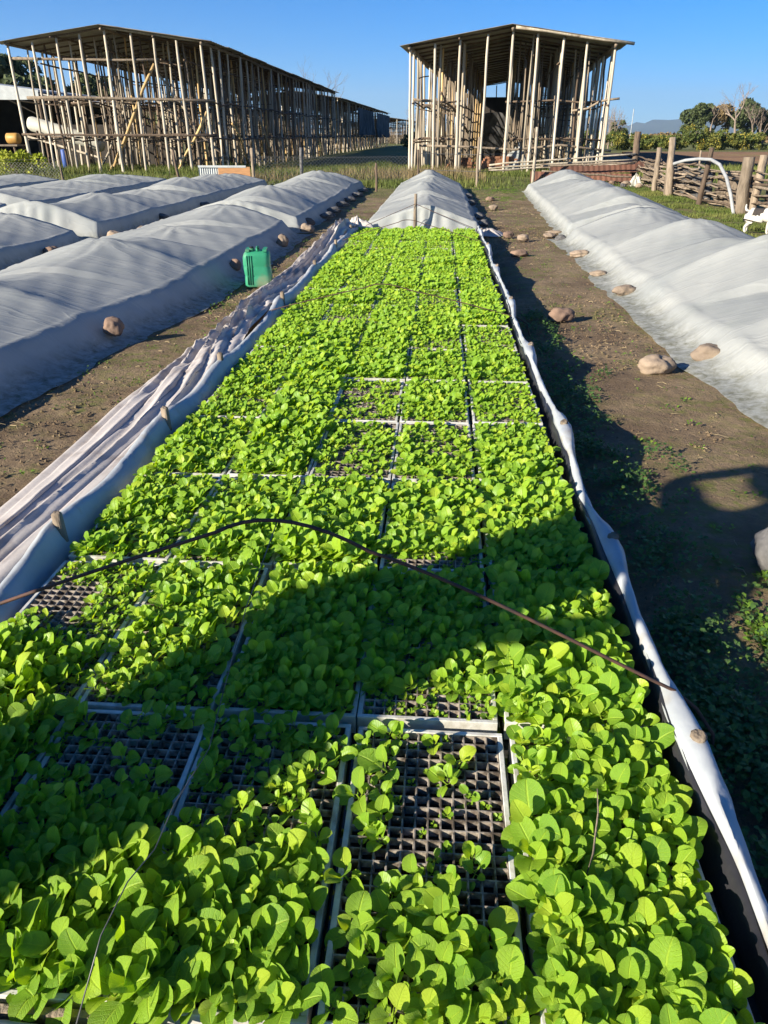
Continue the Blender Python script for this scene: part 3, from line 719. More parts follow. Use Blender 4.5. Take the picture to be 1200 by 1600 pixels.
# ------------------------------------------------------------------ covered tunnels
def tunnel(xc, hw, y0, y1, hoops, hr, ch, label, seed=0, sk_l=.22, sk_r=.22, m='cloth', sagf=.5, endy=.12, bend=None, rd=(1.35, 1.25)):
    dy = .055
    ys = np.arange(y0, y1+dy/2, dy); nc = 26
    hoops = sorted(hoops)
    def sagp(y):
        for a, b in zip(hoops[:-1], hoops[1:]):
            if a <= y <= b:
                p = (y-a)/(b-a); return (4*p*(1-p))**.72, min(p, 1-p)*(b-a)
        return .0, .0
    def row(y, yy=None):
        s, dist = sagp(y)
        nh = min(range(len(hoops)), key=lambda k: abs(hoops[k]-y)); hy = hoops[nh]
        hrl = hr*(.97+.15*math.sin(seed*3.7+nh*2.1)); xcl = xc+.07*math.sin(seed+nh*1.9)*(1-s)
        htop = hrl*(1-sagf*s)
        chl = ch*(1+.16*float(vnoise(y*.8, 3, seed))-.10*s)
        pts = []
        for side in (-1, 1):
            sk = sk_l if side < 0 else sk_r
            wv = .035*float(fbm(y*1.6, side*3, seed+2, 3)); xe = xc+side*(hw+wv)
            wf = .05*float(fbm(y*3.2, side*5, seed+9, 3))
            pl = lambda k: .010*math.sin(y*17+k+3*float(vnoise(y*2, k, seed)))+.014*float(fbm(y*6, k*.5, seed+4, 3))
            ground = [(xe+side*(sk+wf), .004), (xe+side*(sk*.82+wf), .010+.02*abs(float(vnoise(y*5, side, seed+7)))), (xe+side*(sk*.62+wf*.6), .022+pl(0)*.6)]
            wall = [(xe+side*(sk*.40), chl*.30+pl(1)), (xe+side*(sk*.22), chl*.60+pl(1.6)), (xe+side*(sk*.08), chl*.87+pl(2.2)*.7), (xe-side*.015+.022*float(vnoise(y*9, side, seed+6)), chl*1.02+.03*abs(float(vnoise(y*8, side+4, seed+6))))]
            slope = []
            for k in range(1, nc+1):
                f = k/nc
                x = (xe-side*.02)+(xcl-(xe-side*.02))*f
                if f < 1:
                    g = f**(1.0+.0*s)
                else: g = 1
                g = (1-s)*(1-(1-f)**rd[0])+s*(1-(1-f)**rd[1])
                # rounded ridge
                g -= .07*max(0, (f-.86)/.14)**2
                z = chl*1.02+(htop-chl*1.02)*g
                # wrinkles that radiate from the hoop top, and loose folds
                ddx = x-xcl; ddy = y-hy; rr_ = math.hypot(ddx, ddy)+.02; an = math.atan2(ddy, abs(ddx)+.001)
                aw = math.atan2(ddy, ddx); z += .016*(abs(math.sin(aw*4.5+seed+1.5*rr_))**5-.25)*min(1, rr_/.12)*math.exp(-(rr_/.62)**2)*(1 if rr_ > .08 else 0)
                z += .005*float(fbm(x*1.7, y*1.7, seed+3, 3))+.0022*math.sin((x*side*2.2+y*.9)*11+4*float(vnoise(x*2, y*2, seed)))
                slope.append((x, z))
            pts.append(ground+wall+slope)
        L_ = pts[0]; Rr = pts[1][:-1][::-1]
        return L_+Rr
    V = []; nrow = 0
    K = 9
    def endrows(y, sgn, rev):
        rws = []; pr = row(y)
        for k in range(1, K+1):
            f = k/K; rw = []
            for (x, z) in pr:
                rel = (x-xc)/(hw+.3)
                fold = .035*math.sin(math.atan2(x-xc-.02, .5*z+.2)*16+seed)*math.sin(math.pi*min(1, f*1.1))*.9
                pull = (1-.15*f*min(1, z/.4))
                rw.append((x+.04*f*rel, y+sgn*(endy*f**1.4+fold*(.5 if z > .12 else .1)), max(.004, z*(1-f)**1.0+.004)))
            rws.append(rw)
        return rws[::-1] if rev else rws
    rowsl = endrows(ys[0], -1, True)
    for y in ys: rowsl.append([(x, y+.02*float(fbm(x*2, y*2, seed+5, 2)), z) for x, z in row(y)])
    rowsl += endrows(ys[-1], 1, False)
    n = len(rowsl[0])
    V = np.array(rowsl).reshape(-1, 3)
    i = np.arange(len(rowsl)*n).reshape(len(rowsl), n)
    Q = np.stack([i[:-1, :-1], i[:-1, 1:], i[1:, 1:], i[1:, :-1]], -1).reshape(-1, 4)
    if bend: V[:, 0] += bend(V[:, 1])
    t = empty('covered_seedbed', (xc, (y0+y1)/2, 0), label=label, cat='seedbed tunnel', group='seedbeds under white frost cloth')
    o = link('frost_cloth', mk_np('frost_cloth', V, Q, M[m], True), t); o.matrix_parent_inverse = t.matrix_basis.inverted()
    return t
rng = np.arange
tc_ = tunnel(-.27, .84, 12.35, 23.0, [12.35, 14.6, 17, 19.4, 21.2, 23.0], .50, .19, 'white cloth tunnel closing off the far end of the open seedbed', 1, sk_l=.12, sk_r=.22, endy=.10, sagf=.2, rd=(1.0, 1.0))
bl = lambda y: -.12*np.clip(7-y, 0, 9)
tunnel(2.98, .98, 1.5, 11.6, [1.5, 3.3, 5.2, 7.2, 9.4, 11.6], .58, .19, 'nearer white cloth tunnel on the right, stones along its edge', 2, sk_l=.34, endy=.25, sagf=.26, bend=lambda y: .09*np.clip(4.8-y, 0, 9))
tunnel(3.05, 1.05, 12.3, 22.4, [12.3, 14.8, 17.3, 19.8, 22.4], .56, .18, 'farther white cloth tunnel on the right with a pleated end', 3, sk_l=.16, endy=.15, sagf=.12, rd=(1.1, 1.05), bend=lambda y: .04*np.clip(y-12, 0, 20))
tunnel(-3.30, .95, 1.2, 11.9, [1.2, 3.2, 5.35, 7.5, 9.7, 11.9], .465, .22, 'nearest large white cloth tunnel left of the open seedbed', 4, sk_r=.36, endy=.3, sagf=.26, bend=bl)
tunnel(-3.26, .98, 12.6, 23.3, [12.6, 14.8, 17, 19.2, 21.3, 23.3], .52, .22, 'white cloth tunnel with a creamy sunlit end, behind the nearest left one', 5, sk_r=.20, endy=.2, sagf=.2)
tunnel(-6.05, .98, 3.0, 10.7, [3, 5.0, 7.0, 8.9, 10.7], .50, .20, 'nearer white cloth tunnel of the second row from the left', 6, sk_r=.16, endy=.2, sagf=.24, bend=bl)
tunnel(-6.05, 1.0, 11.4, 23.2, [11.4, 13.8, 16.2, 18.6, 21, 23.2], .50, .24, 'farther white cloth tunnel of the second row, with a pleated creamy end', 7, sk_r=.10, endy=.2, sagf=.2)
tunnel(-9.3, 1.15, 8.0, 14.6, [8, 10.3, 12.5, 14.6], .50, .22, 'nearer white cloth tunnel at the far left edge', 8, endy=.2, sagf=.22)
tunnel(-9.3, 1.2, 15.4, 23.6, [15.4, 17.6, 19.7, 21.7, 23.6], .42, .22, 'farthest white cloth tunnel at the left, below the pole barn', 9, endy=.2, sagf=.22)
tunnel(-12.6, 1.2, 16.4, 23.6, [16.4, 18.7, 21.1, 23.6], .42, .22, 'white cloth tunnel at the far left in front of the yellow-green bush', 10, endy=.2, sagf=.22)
# peg and tie wires at the front of the central tunnel
mb = MB().tube([(-.36, 12.16, 0), (-.365, 12.15, .3), (-.36, 12.16, .60)], [.028, .026, .022], 8)
tp = mb.obj('end_post', M['wood'], label='short wooden post at the front peak of the central cloth tunnel', cat='post', smooth=True)
V, Fc = tube([(-1.1, 11.9, .17), (-.7, 12.0, .33), (-.36, 12.12, .46), (0, 12.0, .33), (.50, 11.7, .17)], .0045, 6)
link('wire_hoop', mk('wire_hoop', V, Fc, M['steel'], True), label='wire hoop standing against the front of the central cloth tunnel', cat='hoop', group='rusty wire hoops over the seedbed')
# loose cloth heaps
def heap(x, y, rx, ry, h, label, seed, m='cloth2'):
    n = 36; V = []
    for j in range(14):
        f = j/13
        for i in range(n):
            a = 2*math.pi*i/n; rr_ = f*(1+.25*math.sin(a*3+seed)+.12*math.sin(a*7+seed*2))
            z = h*(1-f**1.6)*(1+.5*float(fbm(f*4+seed, a*2, seed, 3)))+.02*math.sin(a*9+f*5)*math.sin(math.pi*f)
            V.append((x+rx*rr_*math.cos(a), y+ry*rr_*math.sin(a), max(.004, z)))
    Q = [(j*n+i, j*n+(i+1) % n, (j+1)*n+(i+1) % n, (j+1)*n+i) for j in range(13) for i in range(n)]
    link('cloth_heap', mk('cloth_heap', V, Q, M[m], True), label=label, cat='cloth')
heap(-1.25, 12.1, .28, .25, .26, 'crumpled bunch of frost cloth at the far left corner of the open seedbed', 2, 'cloth2')
heap(.75, 12.3, .30, .16, .09, 'crumpled cloth hem at the right foot of the central tunnel', 5, 'cloth2')

# ------------------------------------------------------------------ stones
def stone(x, y, sx, sy, sz, label, m='stone', seed=0, z=0, rz=0, group='stones holding down the cloth'):
    bm = bmesh.new(); bmesh.ops.create_icosphere(bm, subdivisions=4, radius=1)
    o_ = Vector((seed*3.1, seed*1.7, seed*.9))
    for v in bm.verts:
        d = 1+.30*mnoise.noise(v.co*.9+o_)+.16*mnoise.noise(v.co*1.9+o_)+.05*mnoise.noise(v.co*5+o_)-.05*abs(mnoise.noise(v.co*3+o_))*2
        v.co = v.co*d; v.co.z = max(v.co.z, -.75)
        v.co = Vector((v.co.x*sx, v.co.y*sy, v.co.z*sz))
    me = bpy.data.meshes.new('stone'); bm.to_mesh(me); bm.free(); me.materials.append(M[m])
    me.polygons.foreach_set('use_smooth', [True]*len(me.polygons))
    link('stone', me, None, (x, y, z+sz*.68), (0, 0, rz), label=label, cat='stone', group=group)
ST = [  # x, y, half sizes, label, material, z, rz
 (1.86, 5.12, .115, .085, .075, 'pale smooth stone on the hem of the right tunnel, beside the big brown one', 'stone', .0, .1),
 (1.45, 4.86, .115, .085, .070, 'large brown stone on the path in front of the pale smooth one', 'stone', 0, .2),
 (1.05, 6.38, .105, .075, .065, 'brown stone lying alone mid-path beside the open seedbed', 'stonered', 0, .1),
 (1.80, 7.44, .125, .075, .055, 'flat tan stone on the right tunnel hem, third from the near end', 'stone', .02, .4),
 (1.76, 8.55, .105, .07, .038, 'thin flat grey-tan stone on the right hem between two others', 'stone', .01, .1),
 (1.79, 9.95, .12, .08, .050, 'tan stone on the right hem before the pair near the tunnel end', 'stone', .02, .2),
 (1.79, 11.62, .11, .08, .055, 'grey-brown stone leaning at the end of the near right tunnel', 'stonegrey', 0, .6),
 (1.68, 12.1, .10, .07, .040, 'small pinkish stone where the two right tunnels meet', 'stone', 0, 0),
 (1.83, 12.6, .14, .06, .030, 'thin slab of stone lying between the two right tunnels', 'stone', 0, 0),
 (1.04, 10.05, .115, .07, .05, 'flat brown stone on the path short of the pair', 'stonered', 0, .05),
 (1.24, 11.66, .085, .07, .06, 'pale egg-shaped stone, right one of the pair on the path', 'stone', 0, 0),
 (1.06, 12.05, .09, .07, .055, 'reddish stone, left one of the pair on the path', 'stonered', 0, .3),
 (1.12, 16.8, .10, .08, .06, 'tan stone beside the central cloth tunnel, nearer one', 'stone', 0, .2),
 (1.20, 19.2, .10, .08, .06, 'brown stone beside the central cloth tunnel, farther one', 'stonered', 0, .2),
 (1.27, 2.36, .125, .12, .11, 'mottled grey boulder in shade at the right edge', 'stonegrey', 0, .3),
 (-2.36, 5.33, .075, .06, .075, 'pointed red-brown stone on the hem of the nearest left tunnel', 'stonered', .07, .3),
 (-2.22, 8.40, .075, .07, .065, 'dark rounded stone on the left hem behind the green jerrycan', 'stonered', .06, .5),
 (-2.13, 10.62, .08, .07, .09, 'upright pale stone on the left hem behind the jerrycan', 'stone', .03, .2),
 (-2.10, 12.52, .12, .09, .075, 'pale stone at the corner where the left tunnels meet', 'stone', 0, .2),
 (-2.25, 13.3, .16, .09, .070, 'long pinkish slab stone at the left tunnel corner', 'stonered', .02, .1),
]
for k, a in enumerate(ST): stone(a[0], a[1], a[2], a[3], a[4], a[5], a[6], k+1, a[7], a[8])
k = 40
for (x, y, ln) in [(-2.06, 14.6, 'nearest'), (-2.05, 15.6, 'second'), (-2.06, 17.0, 'third'), (-2.05, 18.4, 'fourth'), (-2.04, 19.9, 'fifth'), (-2.05, 21.6, 'sixth')]:
    stone(x, y, .15, .10, .06, '%s dark stone along the right foot of the far left tunnel' % ln, 'stonegrey', k, .03, .5); k += 1
for (x, y, ln) in [(.74, 13.2, 'nearest'), (.72, 14.4, 'second'), (.70, 17.4, 'third'), (.70, 19.4, 'fourth')]:
    stone(x, y, .10, .10, .065, '%s dark stone holding the right hem of the central tunnel' % ln, 'stonegrey', k, .04, .5); k += 1
for (x, y, m_, lb) in [(-4.78, 11.35, 'stone', 'pinkish stone at the corner of the second-row tunnel'), (-4.55, 11.9, 'stone', 'low pale stone beside the second-row tunnel corner'), (-4.9, 9.6, 'stonered', 'brown stone on the hem of the second-row near tunnel'),
                       (-4.95, 14.0, 'stonegrey', 'nearest dark stone along the far second-row tunnel'), (-4.95, 16.6, 'stonegrey', 'second dark stone along the far second-row tunnel'), (-4.93, 19.5, 'stonegrey', 'farthest dark stone along the far second-row tunnel'), (-4.0, 13.6, 'stone', 'tan stone on the left hem of the creamy-ended tunnel')]:
    stone(x, y, .13, .10, .08, lb, m_, k, .0, k*.7); k += 1

# ------------------------------------------------------------------ green jerrycan
def jerrycan(x, y, rz):
    t = empty('jerrycan', (x, y, 0), rz, label='green plastic jerrycan standing on the path beside the gathered cloth', cat='jerrycan')
    W, D, H_ = .135, .115, .36
    bm = bmesh.new(); n = 28; rings = []
    prof_ = [(0, .90), (.012, .97), (.03, 1), (.10, 1), (.112, .975), (.124, 1), (.19, 1), (.202, .975), (.214, 1), (.28, 1), (.30, .99), (.325, .94), (.345, .80)]
    for (z, s) in prof_:
        rg = []
        for i in range(n):
            a = 2*math.pi*i/n; ca, sa = math.cos(a), math.sin(a); e = .38
            rx = math.copysign(abs(ca)**e, ca)*W*s; ry = math.copysign(abs(sa)**e, sa)*D*s
            rg.append(bm.verts.new((rx+.006*math.sin(z*20), ry-.010*math.exp(-((rx-.02)/.05)**2-((z-.2)/.07)**2)*(-1 if sa > 0 else 1)*0-(0), z)))
        rings.append(rg)
    for a, b in zip(rings[:-1], rings[1:]):
        for i in range(n): bm.faces.new((a[i], a[(i+1) % n], b[(i+1) % n], b[i]))
    bm.faces.new(rings[0][::-1]); bm.faces.new(rings[-1])
    me = bpy.data.meshes.new('body'); bm.to_mesh(me); bm.free(); me.materials.append(M['green']); me.polygons.foreach_set('use_smooth', [True]*len(me.polygons))
    body = link('body', me, t)
    for s in (-1, 0, 1):     # vertical ribs on the front left
        MB().tube([(-.075+s*.022, -D-.002, .03), (-.075+s*.022, -D-.004, .17), (-.075+s*.022, -D-.002, .31)], .005, 6).obj('rib', M['green'], t, smooth=True)
    MB().tube([(.01, -.07, .345), (.01, -.065, .372), (.01, 0, .378), (.01, .065, .372), (.01, .07, .345)], .013, 8).obj('handle', M['green'], t, smooth=True)
    V, Fc = tube([(-.045, -.04, .345), (-.045, -.04, .372)], .027, 14); link('spout', mk('spout', V, Fc, M['green'], False), t)
    V, Fc = tube([(-.045, -.04, .3725), (-.045, -.04, .39)], .022, 14); link('cap', mk('cap', V, Fc, M['blackliner'], False), t)
    for s in (-1, 1): MB().box((s*.085-.02, -.10, .345), (s*.085+.02, .10, .366)).obj('shoulder', M['green'], t)
jerrycan(-1.83, 7.78, R(8))
stone(-1.62, 7.62, .03, .025, .02, 'small white pebble at the foot of the green jerrycan', 'whitepaint', 91, 0, 0, group='pebbles')

# ------------------------------------------------------------------ weeds and grass
def blades(name, pts, hts, mat_, label, cat, wid=.012, bend=.35, seed=0, kind='stuff'):
    rg = np.random.RandomState(seed); n = len(pts); P_ = np.array(pts, float); h = np.array(hts, float)
    az = rg.uniform(0, 6.28, n); w_ = wid*rg.uniform(.6, 1.3, n); bd = bend*h*rg.uniform(.2, 1.3, n)
    dx, dy = np.cos(az), np.sin(az); px, py = -dy, dx
    V = np.zeros((n, 5, 3))
    V[:, 0] = P_-np.stack([px*w_, py*w_, 0*w_], -1); V[:, 1] = P_+np.stack([px*w_, py*w_, 0*w_], -1)
    m_ = P_+np.stack([dx*bd*.35, dy*bd*.35, h*.6], -1)
    V[:, 2] = m_+np.stack([px*w_*.7, py*w_*.7, 0*w_], -1); V[:, 3] = m_-np.stack([px*w_*.7, py*w_*.7, 0*w_], -1)
    V[:, 4] = P_+np.stack([dx*bd, dy*bd, h], -1)
    i = np.arange(n)[:, None]*5
    T = np.concatenate([i+np.array([[0, 1, 2]]), i+np.array([[0, 2, 3]]), i+np.array([[3, 2, 4]])], 0)
    me = mk_np(name, V.reshape(-1, 3), T, mat_, True)
    return link(name, me, kind=kind, label=label, cat=cat)
rg = np.random.RandomState(2)
def scatter(n, x0, x1, y0, y1, dens=None, z=0):
    out = []
    X = rg.uniform(x0, x1, n*3); Y = rg.uniform(y0, y1, n*3)
    if dens is not None:
        k = rg.rand(len(X)) < dens(X, Y); X, Y = X[k], Y[k]
    X, Y = X[:n], Y[:n]
    return np.stack([X, Y, np.full(len(X), z)], -1)
P1 = scatter(60000, -20, 9, 23.4, 40, lambda x, y: np.clip(.5+1.6*fbm(x*.5, y*.5, 3, 3), .05, 1)*np.clip((y-23.2)/1.5, .15, 1))
h1 = np.clip(.13+.28*fbm(P1[:, 0]*.7, P1[:, 1]*.7, 11, 3)+rg.uniform(-.05, .08, len(P1)), .05, .6)*np.clip((P1[:, 1]-22.6)/3, .3, 1)
blades('grass', P1, h1, M['grass'], 'rough green and straw-coloured grass in front of the pole barns', 'grass', wid=.011, seed=1)
P2 = scatter(4500, -6.5, 1.5, 26.5, 33, lambda x, y: np.clip(.2+2*fbm(x*.6, y*.6, 8, 3), 0, 1))
blades('dry_weeds', P2, rg.uniform(.15, .45, len(P2)), M['dryweed'], 'tall dry brownish weeds standing between the fence and the barns', 'weeds', wid=.009, bend=.3, seed=2)
P3 = scatter(16000, 4.4, 6.0, 10.5, 24, lambda x, y: np.clip(.45+1.6*fbm(x*1.4, y*1.4, 5, 3), 0, 1)*np.clip((x-4.3)/.5, 0, 1))
blades('short_grass', P3, rg.uniform(.02, .07, len(P3)), M['grass'], 'short grass strip between the right tunnels and the brushwood fence', 'grass', wid=.006, seed=3)
P4 = scatter(22000, 7.0, 30, 28, 40)
blades('meadow_grass', P4, rg.uniform(.08, .3, len(P4)), M['grass'], 'rough meadow grass behind the brushwood fence', 'grass', wid=.02, seed=4)

def leafpatch(name, clumps, mat_, label, cat, lf=.012, per=60, hgt=.05, seed=0):
    """low weeds: many small leaves round clump centres (x, y, radius)"""
    rr = random.Random(seed); it = []
    for (x, y, r_) in clumps:
        for _ in range(int(per*(r_/.08)**2*rr.uniform(.6, 1.2))):
            a = rr.uniform(0, 6.28); d = r_*rr.random()**.6
            hz = max(0, (1-d/r_))*hgt*rr.uniform(.3, 1.2)
            it.append((x+d*math.cos(a), y+d*math.sin(a), hz, rr.uniform(0, 6.28), R(rr.uniform(-5, 55)), lf*rr.uniform(.6, 1.6), 0, False))
    v_, q_, u_, t_ = bake(it, LOWT)
    B = 0; qs = q_
    me = mk_np(name, np.concatenate(v_), np.concatenate(qs), mat_, True, np.concatenate(u_), np.concatenate(t_))
    return link(name, me, kind='stuff', label=label, cat=cat)
rr = random.Random(6)
cl = []
for _ in range(170):
    y = rr.uniform(.9, 6.5); x = .70+abs(rr.gauss(0, .12)); cl.append((x, y, rr.uniform(.03, .10)))
for _ in range(60): cl.append((rr.uniform(.72, 1.05), rr.uniform(.85, 2.0), rr.uniform(.04, .11)))
for _ in range(40): cl.append((rr.uniform(.8, 1.2), rr.uniform(1.9, 3.4), rr.uniform(.02, .06)))
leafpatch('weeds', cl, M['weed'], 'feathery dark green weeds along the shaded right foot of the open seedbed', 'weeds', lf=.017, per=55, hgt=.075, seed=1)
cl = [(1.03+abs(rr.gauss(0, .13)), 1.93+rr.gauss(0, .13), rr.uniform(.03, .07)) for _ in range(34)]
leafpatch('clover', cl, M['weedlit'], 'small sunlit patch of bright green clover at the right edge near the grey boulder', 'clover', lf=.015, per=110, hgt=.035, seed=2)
cl = []
for _ in range(330):
    y = rr.uniform(2.6, 20)**1.0; x = rr.uniform(.85, 1.65); cl.append((x, y, rr.uniform(.015, .05)))
for _ in range(260): cl.append((rr.uniform(-2.3, -1.75), rr.uniform(2.6, 12), rr.uniform(.012, .045)))
for _ in range(60): cl.append((rr.uniform(-2.0, -1.2), rr.uniform(13, 23), rr.uniform(.02, .06)))
for _ in range(90): cl.append((rr.uniform(-4.9, -4.2), rr.uniform(7, 22), rr.uniform(.04, .12)))
for _ in range(150): cl.append((rr.uniform(4.4, 5.8), rr.uniform(11, 24), rr.uniform(.04, .12)))
for _ in range(60): cl.append((rr.uniform(.9, 2.2), rr.uniform(19, 24.5), rr.uniform(.05, .15)))
leafpatch('path_weeds', cl, M['weedlit'], 'sparse little green weeds dotting the brown soil paths', 'weeds', lf=.015, per=36, hgt=.02, seed=3)
# crumbs of earth and straw on the paths
def crumbs():
    mb = MB(); rr = random.Random(9)
    for _ in range(6500):
        x, y = rr.choice([(rr.uniform(.68, 1.62), rr.uniform(1, 14)), (rr.uniform(-2.4, -1.7), rr.uniform(2, 14)), (rr.uniform(.72, 1.9), rr.uniform(12, 23))])
        s = rr.uniform(.003, .011); q = Matrix.Rotation(rr.uniform(0, 6), 4, 'Z')
        P_ = [Vector((rr.uniform(.6, 1.3)*s*a, rr.uniform(.6, 1.3)*s*b, 0)) for a, b in ((-1, -1), (1, -1), (1, 1), (-1, 1))]
        V = [q @ p+Vector((x, y, -.004)) for p in P_]+[Vector((x, y, s*rr.uniform(.5, 1.1)))]
        mb.add(V, [(0, 1, 4), (1, 2, 4), (2, 3, 4), (3, 0, 4)])
    mb.obj('soil_crumbs', M['soil'], kind='stuff', label='small clods and crumbs of earth on the paths', cat='soil')
crumbs()
def straw():
    mb = MB(); rr = random.Random(19)
    for _ in range(520):
        x, y = rr.choice([(rr.uniform(.72, 1.62), rr.uniform(1.5, 14)), (rr.uniform(-2.4, -1.75), rr.uniform(2.4, 13)), (rr.uniform(.9, 1.9), rr.uniform(12, 23))])
        a = rr.uniform(0, 6.28); L_ = rr.uniform(.02, .09)
        mb.tube([(x, y, .006), (x+L_*.5*math.cos(a), y+L_*.5*math.sin(a), .012), (x+L_*math.cos(a+.3), y+L_*math.sin(a+.3), .006)], rr.uniform(.0012, .0024), 3)
    mb.obj('straw', M['drystraw'], kind='stuff', label='bits of dry straw and stalks littering the paths', cat='straw')
straw()
V, Fc = tube([(.86, 5.62, .012), (.98, 5.60, .012), (1.02, 5.70, .014)], .004, 5)
link('dry_twig', mk('dry_twig', V, Fc, M['wood'], True), label='bent dry twig on the path near the lone brown stone', cat='twig')

# ------------------------------------------------------------------ pole barns
AX = R(2.6)
def pole_variants(L_, mats, n, r0, r1, wob, seed):
    return [mk('pole', *crooked(L_, r0*(.85+.3*(i % 3)/2), r1, 7, wob, 7, seed+i), M[mats[i % len(mats)]], True) for i in range(n)]
def barn(name, x0, y0, W, Ln, hE, hP, cols, rows, label, seed, aisle=(), skip=.12, cloth=False, brace=True, fine=True, rails=(1.25, 2.6), ax=2.6):
    """open barn of peeled poles; x0 is the left front corner; the long axis runs off to the back"""
    rr = random.Random(seed)
    t = empty(name, (x0, y0, 0), -R(ax), label=label, cat='pole barn')
    front = pole_variants(1, ['polelit'], 4, .062, .048, .009, seed)
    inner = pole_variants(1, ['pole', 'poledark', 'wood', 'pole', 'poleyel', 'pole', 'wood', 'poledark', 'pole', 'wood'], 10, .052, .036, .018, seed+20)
    def roof_z(x): return hE+(hP-hE)*(1-abs(x-W/2)/(W/2))
    for c in range(cols):
        x = .12+(W-.24)*c/(cols-1); h = roof_z(x)-.12
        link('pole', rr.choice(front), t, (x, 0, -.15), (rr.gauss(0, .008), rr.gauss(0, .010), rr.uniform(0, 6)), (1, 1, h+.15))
    cnt = cols
    for r in range(1, rows):
        yy = Ln*r/(rows-1)
        for c in range(cols):
            edge = c in (0, cols-1)
            if (c in aisle) and r > 0 and r < rows-1: continue
            if not edge and rr.random() < skip: continue
            if cnt >= 296: break
            x = .12+(W-.24)*c/(cols-1)+rr.gauss(0, .10)*(0 if edge else 1); h = roof_z(x)-.12
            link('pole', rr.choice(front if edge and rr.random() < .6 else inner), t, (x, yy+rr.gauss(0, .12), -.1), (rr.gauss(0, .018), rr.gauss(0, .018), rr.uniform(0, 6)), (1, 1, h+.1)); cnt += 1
    # eave, ridge and purlin beams
    def beam(nm, p, q, r_, m_='wood', wob=.02):
        p = Vector(p); q = Vector(q); k = max(4, int((q-p).length/1.6)); pts = []
        for i in range(k+1): pts.append(p.lerp(q, i/k)+Vector((rr.gauss(0, wob), 0, rr.gauss(0, wob))))
        V, Fc = tube(pts, [r_*rr.uniform(.85, 1.15) for _ in pts], 6); return link(nm, mk(nm, V, Fc, M[m_], True), t)
    for x in (.12, W/2, W-.12): beam('eave_beam' if x != W/2 else 'ridge_beam', (x, -.3, roof_z(x)-.10), (x, Ln+.3, roof_z(x)-.10), .06)
    for fx in (.25, .75): beam('purlin', (W*fx, -.3, roof_z(W*fx)-.10), (W*fx, Ln+.3, roof_z(W*fx)-.10), .045, 'poledark')
    nr = max(6, int(Ln/1.35))
    for i in range(nr+1):
        yy = Ln*i/nr
        for s in (0, 1):
            a = (.05, yy, roof_z(.05)-.045) if s == 0 else (W/2, yy, hP-.045); b = (W/2, yy, hP-.045) if s == 0 else (W-.05, yy, roof_z(.05)-.045)
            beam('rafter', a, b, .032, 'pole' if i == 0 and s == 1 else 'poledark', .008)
    # roof sheets: real overlapping corrugated panels
    ns = max(4, int(Ln/2.3)); ov = .42
    for s in (-1, 1):
        for i in range(ns):
            ya = -ov+(Ln+2*ov)*i/ns; yb = -ov+(Ln+2*ov)*(i+1)/ns+.12; lift = .004+.012*(i % 2)+rr.uniform(0, .006)
            V = []; Q = []; m_ = 14; e0 = rr.uniform(-.05, .03)
            for a_ in range(m_+1):
                y_ = ya+(yb-ya)*a_/m_; cz = .018*math.sin(a_*math.pi) if False else (.014 if a_ % 2 else -.014)
                for b_ in range(4):
                    f = b_/3; xr = W/2+s*(W/2+.30+e0)*f
                    z = hP+.03+lift+cz-(hP-hE)*f*(W/2+.3)/(W/2)-(.03*f*f)
                    V.append((xr, y_, z))
            for a_ in range(m_):
                for b_ in range(3):
                    k_ = a_*4+b_; Q.append((k_, k_+1, k_+5, k_+4))
            me = mk('roof_sheet', V, Q, M['sheet']); o = link('roof_sheet', me, t)
            md = o.modifiers.new('thickness', 'SOLIDIFY'); md.thickness = .006
    # rails in tiers along and across
    for z in rails:
        for c in range(0, cols):
            if c in aisle: continue
            x = .12+(W-.24)*c/(cols-1)
            beam('rail', (x+.07, -.1 if c in (0, cols-1) else .8, z+rr.gauss(0, .05)), (x+.07, Ln*.98, z+rr.gauss(0, .05)), .034 if fine else .03, rr.choice(['poledark', 'wood', 'poledark']), .045)
        for r in range(1, rows, 3):
            yy = Ln*r/(rows-1)
            if not aisle: beam('cross_rail', (.1, yy+.08, z+.1), (W-.1, yy+.08, z+.1+rr.gauss(0, .05)), .035, 'poledark', .03)
            else:
                a0, a1 = min(aisle), max(aisle)
                xa = .12+(W-.24)*(a0-.9)/(cols-1); xb = .12+(W-.24)*(a1+.9)/(cols-1)
                beam('cross_rail', (.1, yy+.08, z+.1), (xa, yy+.08, z+.1), .035, 'poledark', .03); beam('cross_rail', (xb, yy+.08, z+.1), (W-.1, yy+.08, z+.1), .035, 'poledark', .03)
    # the rest of the thin uprights, too many to be single objects
    mbv = MB(); kk = 0
    while kk < int(Ln*5):
        x = rr.uniform(.4, W-.4); yy = rr.uniform(.9, Ln-.6)
        if any(abs(x-(.12+(W-.24)*q/(cols-1))) < .85 for q in aisle): continue
        hh = (roof_z(x)-.15)*rr.choice([1, 1, .85, .62]); lx, ly = rr.gauss(0, .09), rr.gauss(0, .09)
        r_ = rr.uniform(.022, .042); mbv.tube([(x, yy, -.05), (x+lx*.5+rr.gauss(0, .02), yy+ly*.5, hh*.5), (x+lx, yy+ly, hh)], [r_, r_*.9, r_*.75], 5); kk += 1
    mbv.obj('uprights', M['wood'], t, kind='stuff', smooth=True)
    # loose laths lying over the tiers
    mbx = MB()
